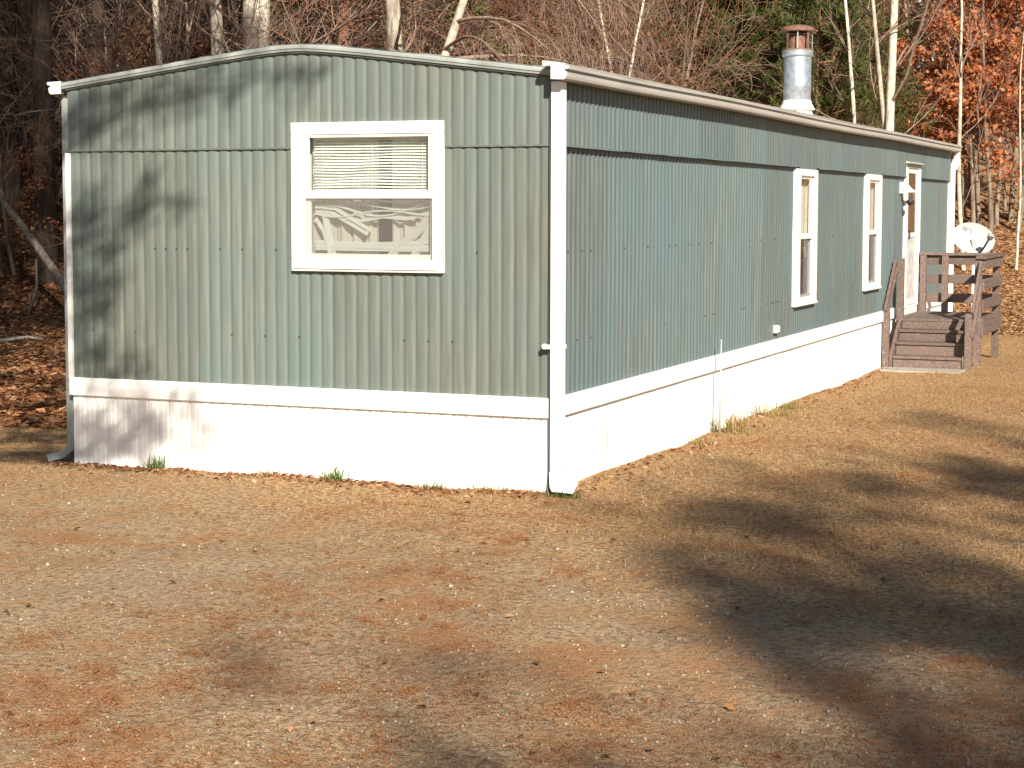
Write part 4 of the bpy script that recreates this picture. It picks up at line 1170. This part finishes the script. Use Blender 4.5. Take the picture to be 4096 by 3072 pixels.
# fallen leaves: a few in the yard, many at the skirting, the left side and the bank
def lf(C, size):
    n = len(C); N = np.stack([g.normal(0, .35, n), g.normal(0, .35, n), np.ones(n)], 1); N /= np.linalg.norm(N, axis=1)[:, None]
    th = g.uniform(0, 6.28, n); A = np.stack([np.cos(th), np.sin(th), np.zeros(n)], 1); A -= N * (A * N).sum(1)[:, None]; A /= np.linalg.norm(A, axis=1)[:, None]
    B = np.cross(N, A); s_ = (size * g.uniform(.6, 1.3, n))[:, None]
    C = C + np.array([0, 0, .012])
    V = np.stack([C - A * s_ * .5, C + B * s_ * .32 + N * s_ * .16, C + A * s_ * .5, C - B * s_ * .32 + N * s_ * .16], 1)
    return V.reshape(-1, 3), np.arange(n * 4).reshape(n, 4)
P1 = scatter(380, None, None, None, near=1.3)
P2 = []
while len(P2) < 900:
    if g.random() < .6: x, y = g.uniform(-4.3, .1), -.05 - abs(g.normal(0, .16))
    else: x, y = .06 + abs(g.normal(0, .16)), g.uniform(0, 12.2)
    P2.append((x, y, ground_z(x, y)))
P3 = []
while len(P3) < 9000:
    Y = g.uniform(2, 24); xx = g.uniform(-60, 150); p = px(xx, 900, Y)
    P3.append((p.x, Y, ground_z(p.x, Y)))
P4 = []
while len(P4) < 9000:
    Y = g.uniform(20, 34); p = px(g.uniform(1990, 2260), 520, Y); P4.append((p.x, Y, ground_z(p.x, Y)))
v, q = lf(np.concatenate([P1, np.array(P2)]), .048)
tag(np_mesh('fallen_leaves', v, q, M['litter']), 'brown leaves blown over the yard and against the skirting', 'leaves', kind='stuff')
v, q = lf(np.array(P4), .085)
M['bankleaf'] = leaf_mat('dry_bank_leaves', [(0, (.24, .115, .050)), (.5, (.40, .220, .105)), (1, (.54, .36, .20))], .2)
tag(np_mesh('bank_leaves', v, q, M['bankleaf']), 'dry tan leaves covering the sunlit bank behind the dish', 'leaves', kind='stuff')
v, q = lf(np.array(P3), .12)
tag(np_mesh('leaf_litter', v, q, M['litter']), 'deep brown leaf litter on the floor of the left woods', 'leaves', kind='stuff')
# grass tufts along the skirting
def tuft(x, y, R_, h, nb_, m, label, mixg=None):
    C = np.array([(x + g.normal(0, R_), y + g.normal(0, R_ * .5), 0) for _ in range(nb_)])
    C[:, 2] = [ground_z(a, b) - .01 for a, b, _ in C]
    v, q = blades(C, h, .006, .5, 1.5)
    o = empty('grass_tuft', (x, y, ground_z(x, y)), label, 'grass', 'grass tufts along the skirting')
    v = v - np.array(o.location); tag(np_mesh('blades', v, q, M[m], o), kind='stuff'); return o
tuft(-1.74, -.10, .05, .14, 90, 'greengrass', 'bright green grass tuft left of centre against the end skirting')
tuft(-3.36, -.09, .05, .15, 90, 'greengrass', 'dark green grass tuft in the shade by the end skirting')
tuft(-2.32, -.09, .06, .08, 60, 'tuftmix', 'low yellowish grass tuft between the dark and bright green ones')
tuft(-.90, -.10, .05, .09, 60, 'greengrass', 'small green tuft below the end window right edge')
tuft(-.42, -.10, .10, .08, 90, 'tuftmix', 'thin straw tuft near the corner against the end skirting')
tuft(.16, -.16, .06, .08, 90, 'greengrass', 'green tuft at the foot of the corner downspout')
tuft(.11, 3.4, .12, .10, 90, 'tuftmix', 'lowest straw tuft along the long side skirting')
tuft(.12, 4.2, .14, .20, 150, 'tuftmix', 'tall straw and green tuft along the long side skirting')
tuft(.12, 4.75, .10, .20, 110, 'straw', 'tall brownish tuft next after the tall straw one')
tuft(.12, 5.7, .20, .17, 170, 'tuftmix', 'wide yellowish tuft along the long side skirting')
tuft(.12, 6.6, .16, .10, 110, 'greengrass', 'low greenish tuft farthest along the long side skirting')
# fallen limbs in the left woods
def limb(name, pts, r0, label, m='bark_grey'):
    mb = MB(); k = len(pts); mb.tube(pts, [r0 * (1 - .6 * i / (k - 1)) for i in range(k)], 7)
    o = mb.build(name, M[m], None, smooth=True); tag(o, label, 'branch'); return o
a = px(-20, 400, 17); b = px(152, 635, 15)
limb('dead_tree', [tuple(b + (b - a) * .25), tuple(b), tuple((a + b) / 2 + Vector((0, 0, .05))), tuple(a), tuple(a + (a - b) * .5)], .10, 'dead trunk leaning diagonally in the dark left woods')
a = px(-5, 735, 11); b = px(95, 752, 11.5); a.z = ground_z(a.x, a.y) + .04; b.z = ground_z(b.x, b.y) + .03
limb('fallen_branch', [tuple(a), tuple((a + b) / 2 + Vector((.05, .1, .05))), tuple(b)], .035, 'pale fallen branch on the leaves at the left edge', 'bark_pale')
a = px(62, 675, 15.5); b = px(78, 560, 15.5); a.z = ground_z(a.x, a.y)
limb('broken_stem', [tuple(a), tuple((a + b) / 2 + Vector((.1, 0, 0))), tuple(b)], .04, 'thin broken stem standing at the dark left wood edge', 'bark_grey')

# slender marker stake standing in front of the long side
mb = MB(); mb.tube([(.12, 4.06, -.05), (.12, 4.07, G * .6), (.12, 4.085, G + .17)], [.010, .009, .007], 8)
tag(mb.build('marker_stake', M['dish'], None, smooth=True), 'thin pale grey stake standing before the long side skirting', 'stake')

# labels that still coincide get their order from left to right
same = {}
for o in COL.objects:
    if o.parent is None and 'label' in o and 'group' in o: same.setdefault(o['label'], []).append(o)
ORD = ('first', 'second', 'third', 'fourth', 'fifth', 'sixth', 'seventh', 'eighth', 'ninth', 'tenth', 'eleventh', 'twelfth')
def screen_x(o):
    d = Vector(o.location) - CAM
    return d.dot(rt) / max(.1, d.dot(fw))
for lab, os_ in same.items():
    if len(os_) > 1:
        for k, o in enumerate(sorted(os_, key=screen_x)):
            if k < len(ORD): o['label'] = lab + ', ' + ORD[k] + ' from left'
